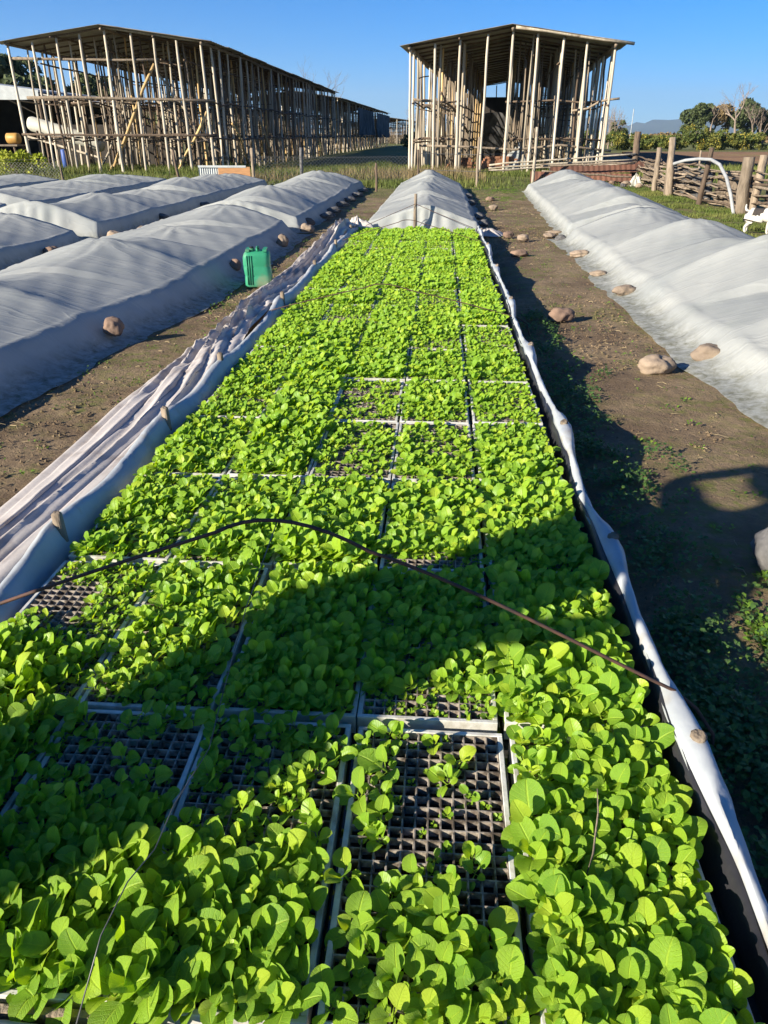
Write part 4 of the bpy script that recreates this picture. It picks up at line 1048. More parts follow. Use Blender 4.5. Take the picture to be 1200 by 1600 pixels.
    for _ in range(150):
        c0 = rr.randint(0, cols-2)
        if any(abs(c0+.5-q) < 1.6 for q in aisle): continue
        xa = .12+(W-.24)*c0/(cols-1); yy = rr.uniform(.8, Ln-1); z = rr.choice(rails+(roof_z(xa)-.9, rails[0]+.7))+rr.uniform(-.1, .25)
        if rr.random() < .55: p, q = (xa-.2, yy, z), (xa+rr.uniform(1.1, 2.2), yy+rr.uniform(-.4, .4), z+rr.uniform(-.25, .25))
        else: p, q = (xa, yy, z), (xa+rr.uniform(-.1, .3), yy+rr.uniform(1.5, 3.0), z+rr.uniform(-.3, .3))
        if p[0] > W-.3 or q[0] > W+.2: continue
        mbx.tube([p, tuple((Vector(p)+Vector(q))/2+Vector((0, 0, rr.uniform(-.06, .02)))), q], rr.uniform(.014, .028), 5)
    mbx.obj('laths', M['poledark'], t, kind='stuff')
    # top plates
    for c in range(1, cols-1):
        x = .12+(W-.24)*c/(cols-1)
        if c in aisle: continue
        beam('top_rail', (x-.06, .5, roof_z(x)-.75+rr.gauss(0, .1)), (x-.06, Ln*.98, roof_z(x)-.75), .034, 'poledark', .04)
    return t, roof_z, beam
bl, rzl, beaml = barn('pole_barn', -17.1, 33, 8.0, 38, 4.62, 5.12, 9, 33, 'wide open pole barn on the left under a low dark sheet roof', 5, skip=.06, ax=.2)
beaml('front_rail', (.0, -.07, 1.42), (8.1, -.07, 1.38), .045, 'poledark', .02); beaml('front_rail', (.5, -.07, 2.72), (8.1, -.07, 2.62), .055, 'wood', .02)
beaml('front_rail', (.0, .08, 4.12), (6.0, .08, 3.98), .05, 'wood', .02)
for (a, b) in [((3.4, .5, .2), (5.6, .7, 4.0)), ((5.2, 1.6, 2.7), (8.0, 1.8, .5)), ((3.0, .9, 0), (4.2, .9, 1.6)), ((6.2, .4, .1), (7.7, .4, 2.2)), ((1.8, 3, .1), (3.4, 3, 2.6)), ((8.0, 3, 1.9), (8.0, 5.4, .2)), ((8.0, 8, 2.2), (8.0, 11, .3)), ((5.0, 2.4, 3.9), (6.4, 2.4, 2.0))]:
    beaml('brace', a, b, .055, random.choice(['pole', 'wood', 'poleyel']), .03)
br_, rzr, beamr = barn('pole_barn', -1.37, 33, 7.75, 31, 4.42, 4.98, 9, 32, 'open pole barn in the middle right with a pale gable of nine poles', 9, aisle=(3,), skip=.05, rails=(1.15, 2.5), ax=4.5)
for (a, b) in [((.5, .5, 1.0), (8, .6, .98)), ((.2, .3, 2.75), (1.6, 1.0, 2.3)), ((1.2, 1.2, 2.9), (2.1, 5, 1.6)), ((6.5, .8, 2.2), (8.1, .5, 2.7))]:
    beamr('rail', a, b, .045, 'wood', .05)
# timber fascia on the right half of the gable
beamr('fascia', (4.0, -.34, 4.91), (8.25, -.34, 4.33), .055, 'pole', .006)
b2, rz2, beam2 = barn('pole_barn', -16.9, 73, 8.0, 50, 4.3, 4.8, 9, 20, 'second left pole barn farther back with dark cloth hung on its side', 21, skip=.15, fine=False, ax=1.2)
b3, rz3, beam3 = barn('pole_barn', -13.2, 150, 7.0, 30, 3.9, 4.3, 5, 7, 'small distant pole barn just visible behind the second one', 33, skip=.3, fine=False)
# dark cloth hung along the side of the second barn
def hung(t, xo, ya, yb, zt, zb, seed, m_='darkcloth', nm='hung_cloth'):
    n = 90; V = []
    for j in range(9):
        for i in range(n+1):
            y = ya+(yb-ya)*i/n; f = j/8
            bot = zb+.55*float(fbm(y*.35, 1, seed, 3))
            z = zt+(bot-zt)*f
            V.append((xo+.14*math.sin(y*3.1+seed)*(.3+f)+.25*float(fbm(y*.9, f*2, seed, 3)), y, z))
    Q = [(j*(n+1)+i, j*(n+1)+i+1, (j+1)*(n+1)+i+1, (j+1)*(n+1)+i) for j in range(8) for i in range(n)]
    link(nm, mk(nm, V, Q, M[m_], True), t)
hung(b2, 8.15, 12, 29, 3.9, 1.5, 3); hung(b2, 8.2, 30, 49, 3.9, 1.2, 8)
# things stored in the right barn
def L2W(t, p): 
    return Matrix.Translation(t.location) @ Matrix.Rotation(t.rotation_euler.z, 4, 'Z') @ Vector(p)
def stored_sheet():
    n = 14; V = []
    p0 = L2W(br_, (2.6, 12, 2.6))
    for i in range(n+1):
        for j in range(n+1):
            u = i/n; v = j/n
            V.append((p0.x+1.6*u+.05*math.sin(v*9), p0.y+3*v*.4+.3*math.sin(u*4), max(.3, 2.5-1.7*v*(1+.2*math.sin(u*5))+.12*float(fbm(u*4, v*4, 3, 3)))))
    Q = [(i*(n+1)+j, i*(n+1)+j+1, (i+1)*(n+1)+j+1, (i+1)*(n+1)+j) for i in range(n) for j in range(n)]
    link('plastic_sheet', mk('plastic_sheet', V, Q, M['darkcloth'], True), label='dark grey sheet hanging inside the middle pole barn', cat='sheet')
stored_sheet()
p = L2W(br_, (2.3, 20, 0))
MB().box((p.x, p.y, 0), (p.x+2.9, p.y+.12, 3.5)).obj('back_screen', M['darkwall'], label='dark screen closing the aisle at the back of the middle pole barn', cat='screen')
def brick_pile(x, y, nx, ny, nz, label):
    t = empty('brick_stack', (x, y, 0), R(8), label=label, cat='bricks', group='bricks stacked in the middle pole barn')
    me = MB().box((0, 0, 0), (.27, .13, .085)).mesh('brick', M['brick']); rr = random.Random(4)
    for k in range(nz):
        for j in range(ny):
            for i in range(nx-(k//2)):
                link('brick', me, t, (i*.285+k*.07+rr.gauss(0, .008), j*.145+rr.gauss(0, .008), k*.087), (0, 0, rr.gauss(0, .03)))
brick_pile(1.5, 34.6, 7, 3, 7, 'orange bricks stacked behind the fifth front pole of the middle barn')
brick_pile(.2, 36.2, 5, 2, 6, 'lower orange brick stack deeper inside the middle barn, left of the other')
heap(3.2, 35.0, .6, .4, .95, 'pale bundled sheet lying inside the middle pole barn', 4, 'cloth')

# ------------------------------------------------------------------ wire fence in front of the barns
def post(x, y, h, r_, m_, label, seed, lean=(0, 0), group='posts of the low wire fence'):
    V, Fc = crooked(h+.2, r_, r_*.85, 5, .008, 9, seed)
    return link('fence_post', mk('fence_post', V, Fc, M[m_], True), None, (x, y, -.2), (lean[0], lean[1], seed), label=label, cat='fence post', group=group)
post(-5.75, 24.8, 1.05, .055, 'wood', 'brown fence post beside the plywood panel', 1)
post(-4.36, 25.5, 1.05, .06, 'stonegrey', 'grey fence post where the wire mesh starts, behind the left tunnels', 2)
post(-1.75, 22.2, .72, .035, 'poledark', 'thin dark stake in the grass left of the central tunnel', 3)
post(-.7, 25.1, 1.0, .03, 'poledark', 'thin post behind the peak of the central tunnel', 4)
post(1.1, 24.3, 1.35, .045, 'wood', 'tall brown post between the central and right tunnels', 5)
post(2.97, 26.4, 1.62, .055, 'pole', 'pale tall post in front of the middle barn', 6)
post(-8.2, 25.2, 1.0, .05, 'poledark', 'dark leaning stake in front of the left barn', 7, (0, -.12))
post(-12.0, 25.2, 1.0, .04, 'wood', 'brown leaning post with a black insulator below the left barn', 8, (0, -.1))
post(-15.4, 26.0, .9, .04, 'poledark', 'thin stake near the yellow-green bush', 9, (0, -.1))
def wire_mesh(xa, ya, xb, yb, h, label):
    t = empty('wire_fence', (xa, ya, 0), label=label, cat='wire fence')
    Ln = math.hypot(xb-xa, yb-ya); cw = .115; V = []; Q = []; n = int(Ln/cw); ux, uy = (xb-xa)/Ln, (yb-ya)/Ln; w_ = .0045
    rows_ = int(h/.10)
    for i in range(n):
        for s in (0, 1):
            for k in range(rows_):
                a = (i+(k % 2 if s == 0 else 1-(k % 2)))*cw; b = (i+((k+1) % 2 if s == 0 else 1-((k+1) % 2)))*cw
                if abs(a-b) < 1e-6: continue
                z0, z1 = .03+k*.1, .03+(k+1)*.1; o = len(V)
                V += [(ux*(a-w_), uy*(a-w_), z0), (ux*(a+w_), uy*(a+w_), z0), (ux*(b+w_), uy*(b+w_), z1), (ux*(b-w_), uy*(b-w_), z1)]; Q.append((o, o+1, o+2, o+3))
    link('wire_netting', mk('wire_netting', V, Q, M['wire']), t, kind='stuff')
    for z in (.05, h): MB().tube([(0, 0, z), (ux*Ln*.5, uy*Ln*.5, z-.02), (ux*Ln, uy*Ln, z)], .005, 5).obj('line_wire', M['wire'], t)
wire_mesh(-5.7, 24.85, -1.0, 25.3, .8, 'sagging grey wire netting between the posts in front of the barns')
wire_mesh(-18.5, 25.6, -12.0, 25.2, .7, 'grey wire netting at the far left below the barn')
for (ya_, z) in ((24.4, .45), (24.4, .9)):
    MB().tube([(-.7, 25.1, z), (1.1, 24.3, z-.02), (2.97, 26.4, z)], .007, 5).obj('line_wire', M['wire'], label='%s strand of plain wire between the thin posts in the middle' % ('lower' if z < .6 else 'upper'), cat='wire')
# plywood and zinc panel
t = empty('patch_panel', (-7.5, 24.9, 0), label='orange plywood and grey corrugated panel patched into the fence', cat='panel')
MB().box((.62, 0, .02), (1.62, .02, .52)).obj('plywood_board', M['ply'], t)
V = []; Q = []
for i in range(19):
    V += [(i*.035, .03+(.012 if i % 2 else -.012), .02), (i*.035, .03+(.012 if i % 2 else -.012), .56)]
for i in range(18): Q.append((i*2, i*2+2, i*2+3, i*2+1))
link('corrugated_sheet', mk('corrugated_sheet', V, Q, M['zinc']), t)
MB().box((0, -.012, .50), (1.5, -.002, .56)).obj('top_strip', M['zinc'], t)

# ------------------------------------------------------------------ brushwood fence on the right
FX = [(6.35, 27.3), (5.90, 22.7), (6.0, 21.3), (5.97, 18.7), (6.0, 16.1), (6.05, 13.2), (6.1, 10.0)]
bf = empty('brushwood_fence', (6.05, 18.5, 0), label='low fence of grey branches stacked between rough posts, right of the tunnels', cat='brushwood fence')
def pinv(o): o.matrix_parent_inverse = bf.matrix_basis.inverted(); return o
def fx(y):
    for (xa, ya), (xb, yb) in zip(FX[:-1], FX[1:]):
        if yb <= y <= ya: return xa+(xb-xa)*(ya-y)/(ya-yb)
    return FX[-1][0]
for (x, y, h, r_, m_, lean) in [(6.35, 27.3, 1.5, .12, 'poledark', .04), (5.88, 22.7, 1.10, .085, 'wood', .03), (5.93, 21.3, 1.35, .10, 'wood', .10), (5.88, 21.4, .95, .08, 'wood', .05), (5.88, 18.7, 1.15, .065, 'poledark', .06), (5.92, 16.1, 1.02, .13, 'wood', .07), (6.08, 16.05, 1.05, .09, 'wood', -.03), (5.95, 13.0, 1.1, .1, 'wood', .02)]:
    V, Fc = crooked(h+.2, r_, r_*.8, 6, .012, 9, int(x*100+y)); pinv(link('post', mk('post', V, Fc, M[m_], True), bf, (x, y, -.2), (0, lean, y)))
rr = random.Random(14)
for row_ in range(15):
    z0 = .04+row_*.052; y = 27.0
    while y > 10.5:
        Lb = rr.uniform(2.0, 4.6); yb = max(10.2, y-Lb); k = 7; pts = []
        off = rr.uniform(.0, .16); dz = rr.uniform(-.03, .03)
        for i in range(k+1):
            yy = y+(yb-y)*i/k; pts.append((fx(yy)+off+.04*math.sin(yy*2.2+row_), yy, max(.03, z0+dz+rr.gauss(0, .016)-.04*math.sin(math.pi*i/k)*(row_ % 3))))
        r_ = rr.uniform(.014, .034)
        V, Fc = tube(pts, [r_*(1-.4*i/k) for i in range(k+1)], 7)
        if rr.random() < .9 or row_ < 4: pinv(link('branch', mk('branch', V, Fc, M[rr.choice(['branch', 'branch', 'wood', 'poledark'])], True), bf))
        y = yb+rr.uniform(-.1, .4)
for (ya, yb, zt, m_, sd) in [(26.8, 23.2, .72, 'branch', 1), (22.6, 18.9, .66, 'darkcloth', 2), (18.6, 16.4, .70, 'branch', 4), (15.9, 10.6, .72, 'darkcloth', 6)]:
    V = []; n = 26
    for j in range(7):
        for i in range(n+1):
            yy = ya+(yb-ya)*i/n; V.append((fx(yy)+.22+.05*float(fbm(yy*1.5, j, sd, 3)), yy, max(.01, zt*j/6+(.06*float(fbm(yy*1.2, 1, sd+4, 3)) if j == 6 else 0))))
    Q = [(j*(n+1)+i, j*(n+1)+i+1, (j+1)*(n+1)+i+1, (j+1)*(n+1)+i) for j in range(6) for i in range(n)]
    pinv(link('old_sheeting', mk('old_sheeting', V, Q, M[m_], True), bf))
# white bent pipe hooked over the fence
pts = [(5.55, 18.9, .86), (5.68, 18.6, .93), (5.80, 18.2, .95), (5.90, 17.8, .90), (5.92, 17.3, .75), (5.85, 16.9, .52), (5.72, 16.6, .25), (5.62, 16.4, .0)]
pts = [(5.35, 19.3, .80), (5.55, 19.1, .88), (5.72, 18.7, .92), (5.80, 18.1, .92), (5.80, 17.5, .84), (5.78, 16.9, .62), (5.76, 16.4, .32), (5.74, 16.0, .0)]
V, Fc = tube(pts, .034, 10)
link('bent_pipe', mk('bent_pipe', V, Fc, M['stonepipe'], True), label='pale grey pipe bent over the brushwood fence into the grass', cat='pipe')
# posts behind the fence, in the meadow
for (x, y, h, lb) in [(9.6, 31, .9, 'thin stake in the meadow, leftmost beyond the brushwood fence'), (9.4, 24.5, .85, 'short stake just behind the brushwood fence'), (11.4, 28, 1.0, 'leaning stake behind the middle of the brushwood fence'), (11.8, 24.0, .95, 'pale stake in the meadow near the right edge')]:
    post(x, y, h, .04, 'wood', lb, int(x*3), (0, .08), group='stakes in the meadow')
# rails and rusty sheets left of the dark corner post
rr = random.Random(8)
for k, (z0, z1, ya, lb) in enumerate([(.50, .86, 27.4, 'topmost pole rail running to the dark corner post'), (.42, .70, 27.5, 'second pole rail running to the dark corner post'), (.34, .58, 27.3, 'third pole rail running to the dark corner post'),
                                   (.42, .16, 26.7, 'thin pole lying slanted over the rusty sheets'), (.40, .05, 26.2, 'lowest thin pole across the rusty sheets')]):
    xa = 1.6 if k < 3 else 3.2
    pts = [(xa+(6.3-xa)*i/8, ya+(27.2-ya)*i/8, z0+(z1-z0)*i/8+rr.gauss(0, .012)) for i in range(9)]
    if k >= 3: pts = [(xa+(6.2-xa)*i/8, ya, (.50-.30*(k-3)*0)+(-.0+(.62-.5 if k == 3 else -.18))*i/8+rr.gauss(0, .01)-.12*(k-3)) for i in range(9)]
    MB().tube(pts, [.03*rr.uniform(.8, 1.2) for _ in pts], 7).obj('pole_rail', M['pole' if k < 3 else 'wood'], smooth=True, label=lb, cat='rail', group='pole rails before the middle barn')
for k, (x0, z0, a, lb) in enumerate([(2.9, .05, .02, 'rusty corrugated sheet leaning low, nearer one'), (3.6, .22, -.04, 'rusty corrugated sheet behind and above the nearer one')]):
    V = []; Q = []; n = 38
    for i in range(n+1):
        x = i*.085; c = .012 if i % 2 else -.012
        V += [(x, 0+c, 0), (x, .25+c, .30)]
    for i in range(n): Q.append((i*2, i*2+2, i*2+3, i*2+1))
    link('rusty_sheet', mk('rusty_sheet', V, Q, M['rust']), None, (x0, 26.5+k*.5, z0), (0, a, 0), label=lb, cat='sheet')
for k, (x, y, r_, m_, lb) in enumerate([(5.65, 25.2, .16, 'stone', 'tan rubble stone at the foot of the fence corner, nearer'), (5.35, 25.8, .14, 'stonered', 'reddish rubble stone beside the white bag'), (5.0, 26.0, .12, 'stone', 'leftmost rubble stone by the rusty sheets'), (5.9, 24.5, .12, 'stone', 'rubble stone against the brushwood fence'), (5.45, 24.6, .12, 'stonegrey', 'grey rubble stone in front of the heap')]):
    stone(x, y, r_, r_*.8, r_*.6, lb, m_, 70+k, 0, k, group='rubble by the fence corner')
heap(5.95, 25.3, .22, .2, .30, 'crumpled white bag on the rubble at the fence corner', 9, 'whitepaint')

# ------------------------------------------------------------------ dog
def evaluate(o, name, mats):
    dg = bpy.context.evaluated_depsgraph_get(); me = bpy.data.meshes.new_from_object(o.evaluated_get(dg)); me.name = name
    bpy.data.objects.remove(o); me.materials.clear()
    for m_ in mats: me.materials.append(m_)
    me.polygons.foreach_set('use_smooth', [True]*len(me.polygons)); return me
def skin_body(name, verts, edges, rad, root, mats, sub=2):
    me = bpy.data.meshes.new(name); me.from_pydata(verts, edges, []); o = bpy.data.objects.new(name, me); C.objects.link(o)
    md = o.modifiers.new('skin', 'SKIN'); md.use_smooth_shade = True
    for i, r_ in enumerate(rad):
        sv = me.skin_vertices[0].data[i]; sv.radius = r_ if hasattr(r_, '__len__') else (r_, r_); sv.use_root = (i == root)
    s = o.modifiers.new('sub', 'SUBSURF'); s.levels = sub; s.render_levels = sub
    return evaluate(o, name, mats)
def dog(x, y, rz):
    t = empty('dog', (x, y, 0), rz, label='small white terrier with a black back patch and tan head, standing by the fence', cat='dog')
    V = [(0, 0, .27), (.13, 0, .275), (.24, 0, .285), (.32, 0, .35), (.365, 0, .395), (-.12, 0, .275),       # back to head base, rump
         (.22, .055, .20), (.225, .06, .115), (.225, .06, .02), (.255, .06, .012),
         (.22, -.055, .20), (.20, -.06, .115), (.20, -.06, .02), (.23, -.06, .012),
         (-.13, .055, .21), (-.10, .06, .145), (-.155, .06, .085), (-.145, .06, .02), (-.115, .06, .012),
         (-.13, -.055, .21), (-.09, -.06, .145), (-.145, -.06, .085), (-.135, -.06, .02), (-.105, -.06, .012),
         (-.17, 0, .31), (-.20, 0, .36), (-.20, 0, .42),
         (.42, 0, .375), (.46, 0, .36)]
    E_ = [(0, 1), (1, 2), (2, 3), (3, 4), (0, 5), (2, 6), (6, 7), (7, 8), (8, 9), (2, 10), (10, 11), (11, 12), (12, 13), (5, 14), (14, 15), (15, 16), (16, 17), (17, 18), (5, 19), (19, 20), (20, 21), (21, 22), (22, 23), (5, 24), (24, 25), (25, 26), (4, 27), (27, 28)]
    r_ = [.105, .115, .105, .075, .068, .10, .05, .028, .022, .022, .05, .028, .022, .022, .062, .04, .024, .022, .022, .062, .04, .024, .022, .022, .026, .018, .012, .04, .028]
    me = skin_body('body', V, E_, r_, 0, [M['furwhite'], M['furblack'], M['furtan']])
    for p in me.polygons:
        c = p.center
        if c.x > .335 and c.z > .30 and abs(c.y) > .010: p.material_index = 2
        elif -.06 < c.x < .08 and c.z > .265: p.material_index = 1
        elif c.x < -.13 and c.z > .27 and c.z < .32: p.material_index = 1
    link('body', me, t)
    for s in (-1, 1):
        V = [(.335, s*.022, .43), (.365, s*.045, .425), (.345, s*.052, .49), (.34, s*.034, .445)]
        link('ear', mk('ear', V, [(0, 1, 2), (1, 3, 2), (3, 0, 2), (0, 3, 1)], M['furblack'] if s > 0 else M['furtan']), t)
        bm = bmesh.new(); bmesh.ops.create_uvsphere(bm, u_segments=8, v_segments=6, radius=.008); me = bpy.data.meshes.new('eye'); bm.to_mesh(me); bm.free(); me.materials.append(M['furblack']); link('eye', me, t, (.405, s*.026, .40))
    bm = bmesh.new(); bmesh.ops.create_uvsphere(bm, u_segments=8, v_segments=6, radius=.011); me = bpy.data.meshes.new('nose'); bm.to_mesh(me); bm.free(); me.materials.append(M['furblack']); link('nose', me, t, (.482, 0, .362))
dog(5.0, 12.9, R(-38))

# ------------------------------------------------------------------ person beside the bed (outside the frame; throws the long shadow)
def person(x, y, face):
    t = empty('person', (x, y, 0), face, label='person in navy coat and wide straw hat standing on the path left of the seedbed', cat='person')
    # local: width along X, facing -Y
    V = [(0, 0, .95), (0, 0, 1.12), (0, .01, 1.32), (0, .01, 1.45), (0, 0, 1.52), (0, -.015, 1.60), (0, -.015, 1.70),
         (.19, .01, 1.42), (.40, -.02, 1.50), (.27, -.09, 1.66), (-.19, .01, 1.42), (-.38, .07, 1.20), (-.20, -.05, 1.03),
         (.07, 0, .86), (.02, -.01, .48), (.01, .02, .09), (.02, -.12, .04), (-.15, 0, .86), (-.21, -.01, .48), (-.26, .02, .09), (-.28, -.12, .04)]
    E_ = [(0, 1), (1, 2), (2, 3), (3, 4), (4, 5), (5, 6), (2, 7), (7, 8), (8, 9), (2, 10), (10, 11), (11, 12), (0, 13), (13, 14), (14, 15), (15, 16), (0, 17), (17, 18), (18, 19), (19, 20)]
    r_ = [(.17, .12), (.15, .11), (.18, .12), (.09, .08), (.055, .055), (.085, .10), (.08, .095), .065, .048, .036, .065, .048, .036, .09, .062, .045, .04, .09, .062, .045, .04]
    me = skin_body('body', V, E_, r_, 0, [M['skin'], M['coat'], M['jean'], M['boot']])
    for p in me.polygons:
        c = p.center
        if c.z > 1.48: p.material_index = 0
        elif c.z < .14: p.material_index = 3
        elif c.z < .9: p.material_index = 2
        else: p.material_index = 1
    link('body', me, t)
    # coat
    n = 28; V = []; prof_ = [(.22, .245, .17, -.14), (.45, .245, .17, -.14), (.70, .25, .175, -.13), (.80, .27, .18, -.07), (.90, .27, .175), (.94, .26, .17), (1.0, .24, .155), (1.15, .22, .145), (1.30, .215, .145), (1.42, .17, .12), (1.48, .08, .08)]
    for (z, a, b, *cx_) in prof_:
        cx_ = cx_[0] if cx_ else 0
        for i in range(n):
            an = 2*math.pi*i/n; rp = 1+.03*math.sin(an*7+z*3); V.append((cx_+a*rp*math.cos(an), b*rp*math.sin(an), z))
    Q = [(j*n+i, j*n+(i+1) % n, (j+1)*n+(i+1) % n, (j+1)*n+i) for j in range(len(prof_)-1) for i in range(n)]
    link('coat', mk('coat', V, Q, M['coat'], True), t)
    V = []
    for (z, r1) in [(1.665, .29), (1.69, .11), (1.70, .105), (1.78, .095), (1.80, .05), (1.802, .001)]:
        for i in range(n): an = 2*math.pi*i/n; V.append((r1*math.cos(an), -.015+r1*1.1*math.sin(an), z))
    Q = [(j*n+i, j*n+(i+1) % n, (j+1)*n+(i+1) % n, (j+1)*n+i) for j in range(5) for i in range(n)]
    link('hat', mk('hat', V, Q, M['hat'], True), t)
    for s in (-1, 1):
        hz_ = .62 if s > 0 else 0; hx_ = .07 if s > 0 else 0
        hand = [(s*.20, -.05, 1.03), (s*.165, -.10, 1.00)]; 
        me = skin_body('hand', [hand[0], hand[1], (s*.13, -.135, 1.01), (s*.10, -.15, 1.01), (s*.13, -.14, .992), (s*.10, -.155, .990), (s*.132, -.135, .975), (s*.108, -.15, .972), (s*.138, -.125, .96), (s*.12, -.14, .955), (s*.17, -.08, 1.04), (s*.15, -.07, 1.06)],
                       [(0, 1), (1, 2), (2, 3), (1, 4), (4, 5), (1, 6), (6, 7), (1, 8), (8, 9), (1, 10), (10, 11)], [.032, .035, .010, .009, .010, .009, .010, .009, .009, .008, .012, .010], 0, [M['skin']], 1)
        link('hand', me, t, (hx_, -.04*(s > 0), hz_))
        bm = bmesh.new(); bmesh.ops.create_uvsphere(bm, u_segments=8, v_segments=6, radius=.012); me = bpy.data.meshes.new('eye'); bm.to_mesh(me); bm.free(); me.materials.append(M['furblack']); link('eye', me, t, (s*.032, -.105, 1.635))
    V = [(-.015, -.105, 1.60), (.015, -.105, 1.60), (0, -.14, 1.598), (0, -.108, 1.645)]
    link('nose', mk('nose', V, [(0, 1, 2), (1, 3, 2), (3, 0, 2)], M['skin'], True), t)
    MB().box((-.024, -.116, 1.568), (.024, -.104, 1.575)).obj('mouth', M['stonered'], t)
person(-1.83, .49, R(36+90))

# ------------------------------------------------------------------ shed and stored things at the far left
t = empty('shed', (-24.5, 44, 0), label='dark open shed with a pale sheet roof at the far left', cat='shed')
V = [(-6, 0, 4.6), (3.0, 0, 3.55), (3.0, 10, 3.55), (-6, 10, 4.6), (-6, 0, 4.5), (3.0, 0, 3.45), (3.0, 10, 3.45), (-6, 10, 4.5)]
link('roof', mk('roof', V, [(0, 1, 2, 3), (7, 6, 5, 4), (0, 4, 5, 1), (1, 5, 6, 2), (2, 6, 7, 3), (3, 7, 4, 0)], M['zinc']), t)
link('gable_sheet', mk('gable_sheet', [(-6, -.05, 4.5), (3.0, -.05, 3.5), (3.0, -.05, 3.1), (-6, -.05, 3.1)], [(0, 3, 2, 1)], M['zinc']), t)
MB().box((-6, 9.8, 0), (4.6, 9.95, 3.5)).obj('wall', M['darkwall'], t); MB().box((-6.1, 0, 0), (-5.9, 9.8, 4.4)).obj('wall', M['darkwall'], t)
for x in (-5.8, -1, 2.9):
    for y in (.1, 9.6): MB().tube([(x, y, 0), (x, y, 3.5)], .09, 8).obj('post', M['poledark'], t)
V = [(3.02, 0, 3.4), (7.5, 0, 2.75), (7.5, 10, 2.75), (3.02, 10, 3.4)]
o = link('lean_to_roof', mk('lean_to_roof', V, [(0, 1, 2, 3)], M['sheet']), t); md = o.modifiers.new('thickness', 'SOLIDIFY'); md.thickness = .06
for y in (.2, 9.5): MB().tube([(7.3, y, 0), (7.3, y, 2.75)], .08, 8).obj('post', M['poledark'], t)
# white tank lying on a slope
t = empty('tank', (-17.6, 38, 1.5), label='long cream cylindrical tank lying tilted on a frame at the far left', cat='tank')
pts = [(-1.75, 0, .42), (-1.68, 0, .41), (-1.55, 0, .37), (0, 0, -.05), (1.6, 0, -.50), (1.72, 0, -.53), (1.78, 0, -.55)]
V, Fc = tube(pts, [.10, .26, .32, .32, .32, .26, .10], 20); link('shell', mk('shell', V, Fc, M['whitepaint'], True), t)
for x in (-1.2, 1.2): MB().tube([(x, -.4, -1.5), (x, -.36, -.25-.28*x)], .05, 6).obj('leg', M['poledark'], t); MB().tube([(x, .4, -1.5), (x, .36, -.25-.28*x)], .05, 6).obj('leg', M['poledark'], t)
MB().box((-1.7, -.42, -.62), (1.9, -.36, -.54), Matrix.Rotation(R(15), 4, 'Y')).obj('frame_rail', M['pole'], t)
# yellow barrel, workbench, blue drum, windscreen
t = empty('barrel', (-19.5, 37, 1.02), label='orange-yellow barrel lying on the bench at the far left', cat='barrel')
V, Fc = tube([(-.45, 0, .25), (-.43, 0, .25), (0, 0, .25), (.1, 0, .25), (.12, 0, .25)], [.19, .22, .23, .22, .19], 16); link('body', mk('body', V, Fc, M['orange'], True), t)
t = empty('bench', (-20.3, 37, 0), label='rough wooden bench carrying the yellow barrel', cat='bench')
MB().box((-2.2, -.5, .95), (1.0, .5, 1.02)).obj('top', M['wood'], t)
for x in (-2.0, -.6, .8): 
    for y in (-.4, .4): MB().tube([(x, y, 0), (x+.05, y, .5), (x, y, .95)], .05, 6).obj('leg', M['poledark'], t)
t = empty('car_windscreen', (-21.3, 36.9, 1.02), label='loose bluish car windscreen standing on the bench', cat='windscreen')
V = [(-.55, 0, 0), (.55, 0, 0), (.42, .12, .48), (-.42, .12, .48), (0, -.12, 0), (0, .02, .50)]
o = link('glass', mk('glass', V, [(0, 4, 5, 3), (4, 1, 2, 5)], M['liner'], True), t); md = o.modifiers.new('thickness', 'SOLIDIFY'); md.thickness = .03
MB().tube([(-.55, 0, 0), (0, -.12, 0), (.55, 0, 0), (.42, .12, .48), (0, .02, .50), (-.42, .12, .48), (-.55, 0, 0)], .025, 6).obj('seal', M['blackliner'], t, smooth=True)
t = empty('drum', (-17.3, 36.8, 0), label='small blue drum under the cream tank', cat='drum')
V, Fc = tube([(0, 0, 0), (0, 0, .02), (0, 0, .4), (0, 0, .8), (0, 0, .82)], [.11, .13, .14, .13, .11], 16); link('body', mk('body', V, Fc, M['blue'], True), t)
MB().box((-20.5, 43, 0), (-14.0, 43.15, 1.9)).obj('back_fence', M['darkwall'], label='dark sheet fence behind the cream tank', cat='fence')

# ------------------------------------------------------------------ trees and hedges
def crown_quads(blobs, n, sz, seed, flat=.0):
    rg = np.random.RandomState(seed); out = []
    wts = np.array([b[3]**2 for b in blobs]); wts = wts/wts.sum()
    ch = rg.choice(len(blobs), n, p=wts); B = np.array([[b[0], b[1], b[2], b[3], b[4] if len(b) > 4 else b[3]] for b in blobs])[ch]
    d = rg.normal(size=(n, 3)); d /= np.linalg.norm(d, axis=1)[:, None]; rad = rg.rand(n)**.33
    rad = .55+.5*rad*rg.uniform(.7, 1.15, n)
    P_ = B[:, :3]+d*np.stack([B[:, 3], B[:, 3], B[:, 4]], -1)*rad[:, None]
    a = rg.normal(size=(n, 3)); a /= np.linalg.norm(a, axis=1)[:, None]; b = np.cross(a, rg.normal(size=(n, 3))); b /= np.linalg.norm(b, axis=1)[:, None]
    s = sz*rg.uniform(.5, 1.4, n)[:, None]
    V = np.stack([P_-a*s, P_+b*s*.55, P_+a*s, P_-b*s*.55], 1).reshape(-1, 3)
    return V, np.arange(n*4).reshape(n, 4)
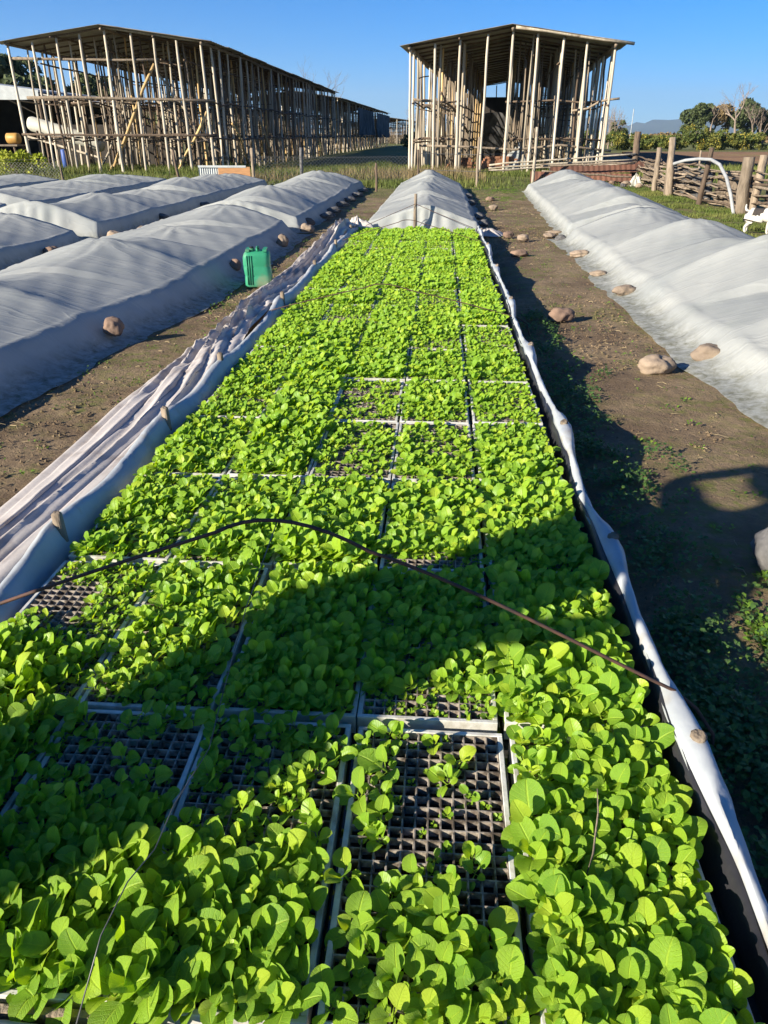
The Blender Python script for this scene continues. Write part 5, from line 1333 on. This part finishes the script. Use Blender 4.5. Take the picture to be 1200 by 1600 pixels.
def limbs(base, h, r_, seed, depth=4, spread=.5, bare=False):
    rr = random.Random(seed); mb = MB(); tips = []
    def go(p, d, L_, r0, k):
        n = 4; pts = [p]; q = p.copy(); dd = d.copy()
        for i in range(n):
            dd = (dd+Vector((rr.gauss(0, .12), rr.gauss(0, .12), rr.gauss(.02, .06)))).normalized(); q = q+dd*L_/n; pts.append(q.copy())
        mb.tube(pts, [r0*(1-.45*i/n) for i in range(n+1)], 6 if k > 1 else 4)
        if k == 0: tips.append(q); return
        for _ in range(rr.choice([2, 3, 3]) if k > 1 else rr.choice([3, 4])):
            nd = (dd+Vector((rr.gauss(0, spread), rr.gauss(0, spread), rr.gauss(.12, .25)))).normalized()
            st = pts[rr.choice([2, 3, 4, 4])]
            go(st.copy(), nd, L_*rr.uniform(.6, .85), r0*.52, k-1)
    go(Vector(base), Vector((rr.gauss(0, .05), 0, 1)).normalized(), h*.36, r_, depth)
    return mb, tips
def tree(x, y, h, cr, mat_, label, seed, n=5000, sz=.28, kind='tree', bare=False, group=None, trunk_r=.2, low=.35, cat='tree', nb=12):
    t = empty('bare_tree' if bare else 'broadleaf_tree', (x, y, 0), label=label, cat=cat, group=group)
    mb, tips = limbs((0, 0, -.2), h, trunk_r, seed, 5 if bare else 3, .42)
    if bare:
        zmax = max(v[2] for v in mb.V); f = h/zmax; mb.V = [(v[0]*f, v[1]*f, v[2]*f if v[2] > 0 else v[2]) for v in mb.V]
    mb.obj('trunk', M['twig' if bare else 'bark'], t)
    if not bare:
        rr = random.Random(seed); bl_ = []
        for _ in range(nb):
            a = rr.uniform(0, 6.28); d = cr*rr.random()**.5*.75; z = h*(low+(1-low)*rr.random()**.8*.85)
            s = cr*rr.uniform(.22, .42)*(1.15-.5*abs(z/h-.6)); bl_.append((d*math.cos(a), d*math.sin(a), z, s, s*.8))
        V, Q = crown_quads(bl_, n, sz, seed)
        link('crown', mk_np('crown', V, Q, mat_), t)
    return t
G = 'trees far beyond the ploughed field'
tree(44.5, 150, 6.6, 3.2, M['fol_dark'], 'dark green tree, leftmost of the clump beyond the field', 1, 5200, .26, group=G, low=.15)
tree(48.0, 152, 6.8, 2.8, M['fol_brown'], 'brownish thinning tree in the middle of the far clump', 2, 2600, .24, group=G, low=.35)
tree(53.0, 150, 7.2, 3.4, M['fol_dark'], 'dark green round tree at the right of the far clump', 3, 5200, .26, group=G, low=.2)
tree(57.0, 152, 6.2, 3.0, M['fol_dark'], 'dark tree cut by the right edge of the photo', 4, 4200, .26, group=G, low=.15)
tree(50.3, 146, 9.6, 3, None, 'tall leafless pale tree standing above the far clump', 5, bare=True, group=G, trunk_r=.22)
tree(50.6, 140, 6.2, 3, None, 'small leafless tree in front of the far clump', 6, bare=True, group=G, trunk_r=.2)
tree(46.4, 148, 6.6, 3, None, 'leafless grey tree among the dark ones of the far clump', 7, bare=True, group=G, trunk_r=.18)
tree(54.8, 147, 6.5, 3, None, 'leafless grey tree at the right part of the far clump', 17, bare=True, group=G, trunk_r=.18)
tree(24.5, 118, 3.4, 1.5, M['fol_dark'], 'small dark round tree right of the middle barn', 8, 1600, .22, low=.2)
tree(22.6, 112, 5.0, 2, None, 'leafless bush-like tree seen through the right side of the middle barn', 9, bare=True, trunk_r=.14)
tree(19.8, 100, 4.4, 2, None, 'leafless tree behind the right poles of the middle barn', 10, bare=True, trunk_r=.12)
tree(-24.8, 150, 14.0, 3, None, 'tall leafless tree rising above the roof of the left barn', 11, bare=True, trunk_r=.3)
tree(-21.2, 152, 12.4, 3, None, 'leafless tree above the left barn roof, right of the taller one', 12, bare=True, trunk_r=.25)
for k, (x, y, h, lb) in enumerate([(-7.6, 170, 6.5, 'pale leafless tree left in the gap between the barns'), (-5.2, 172, 7.2, 'pale leafless tree in the gap between the barns, taller'), (-3.2, 168, 6.0, 'pale leafless tree beside the left edge of the middle barn')]):
    tree(x, y, h, 2, None, lb, 30+k, bare=True, trunk_r=.2)
G2 = 'trees behind the shed'
for k, (x, y, h, c_, m_, lb) in enumerate([(-36.5, 62, 8.2, 4.0, 'fol_dark', 'large dark tree above the shed at the left edge'), (-31.0, 60, 6.8, 3.2, 'fol_dark', 'dark tree behind the left barn front'), (-27.0, 64, 5.8, 2.6, 'fol_dark', 'dark tree seen between the first poles of the left barn'),
                                       (-24.0, 72, 4.5, 2.4, 'fol_olive', 'olive tree seen through the left barn'), (-20.5, 90, 4.2, 2.6, 'fol_olive', 'lower olive tree seen through the left barn poles')]):
    tree(x, y, h, c_, M[m_], lb, 50+k, 5200, .22, group=G2, low=.2, trunk_r=.25)
# hedge of shrubs with yellow flowers beyond the field: one thing each
rr = random.Random(31); HL = ['leafy', 'tall', 'low', 'dense', 'ragged', 'broad', 'rounded']
k = 0
for i in range(15):
    x = 14.5+i*2.6+rr.uniform(-.5, .5); y = 88+rr.uniform(-2, 2)+i*.5; h = rr.uniform(1.9, 2.9); h = {5: 3.2, 10: 3.0}.get(i, h)*.86
    s = rr.uniform(1.5, 2.0)
    t = empty('shrub', (x, y, 0), label='%s yellow-flowering shrub in the hedge beyond the field, number %s from the left end' % (HL[i % 7], ['one', 'two', 'three', 'four', 'five', 'six', 'seven', 'eight', 'nine', 'ten', 'eleven', 'twelve', 'thirteen', 'fourteen', 'fifteen'][i]), cat='shrub', group='flowering shrubs of the far hedge')
    bl_ = [(rr.uniform(-s*1.2, s*1.2), rr.uniform(-.6, .6), h*rr.uniform(.12, .72), rr.uniform(.35, .7), h*rr.uniform(.15, .28)) for _ in range(16)]
    V, Q = crown_quads(bl_, 3200, .11, 100+i); link('foliage', mk_np('foliage', V, Q, M['fol_hedge']), t)
    bl2 = [(b[0], b[1]-.15, b[2]+.15, b[3], b[4]) for b in rr.sample(bl_, 4)]
    V, Q = crown_quads(bl2, rr.choice([40, 90, 150]), .07, 200+i); link('flowers', mk_np('flowers', V, Q, M['flower']), t, kind='stuff')
for i in range(12):
    x = -2+i*1.6+rr.uniform(-.5, .5)
    if 3 < x < 8 or x > 13: pass
V, Q = crown_quads([(x, 92+rr.uniform(-1, 1), rr.uniform(.5, 1.2), rr.uniform(.9, 1.5), rr.uniform(.6, .9)) for x in np.arange(-3, 16, 1.0)], 9000, .16, 77)
link('scrub', mk_np('scrub', V, Q, M['fol_olive']), kind='stuff', label='low olive scrub beyond the middle barn', cat='scrub')
V, Q = crown_quads([(x, 185+rr.uniform(-5, 5), rr.uniform(.4, .9), rr.uniform(2.5, 4), rr.uniform(.6, 1.3)) for x in np.arange(-90, 150, 3.2)], 30000, .45, 78)
link('far_treeline', mk_np('far_treeline', V, Q, M['fol_brown']), kind='stuff', label='far brownish tree line along the horizon', cat='tree line')
# yellow-green bush by the left barn
t = empty('bush', (-15.6, 29.5, 0), label='yellow-green leafy bush at the foot of the left barn', cat='bush')
rr = random.Random(3); bl_ = [(rr.uniform(-.9, 1.1), rr.uniform(-.4, .4), rr.uniform(.25, .75), .28, .24) for _ in range(10)]
V, Q = crown_quads(bl_, 1500, .065, 3); link('foliage', mk_np('foliage', V, Q, M['lime']), t)
mb = MB()
for b in bl_: mb.tube([(b[0]*.3, 0, 0), (b[0]*.7, b[1]*.5, b[2]*.5), (b[0], b[1], b[2])], .012, 5)
mb.obj('stems', M['bark'], t)
# slim mast on the horizon
MB().tube([(24.0, 108, 0), (24.0, 108, 4.4)], .05, 6).obj('mast', M['zinc'], label='slim pale mast beyond the corner post of the fence', cat='mast')
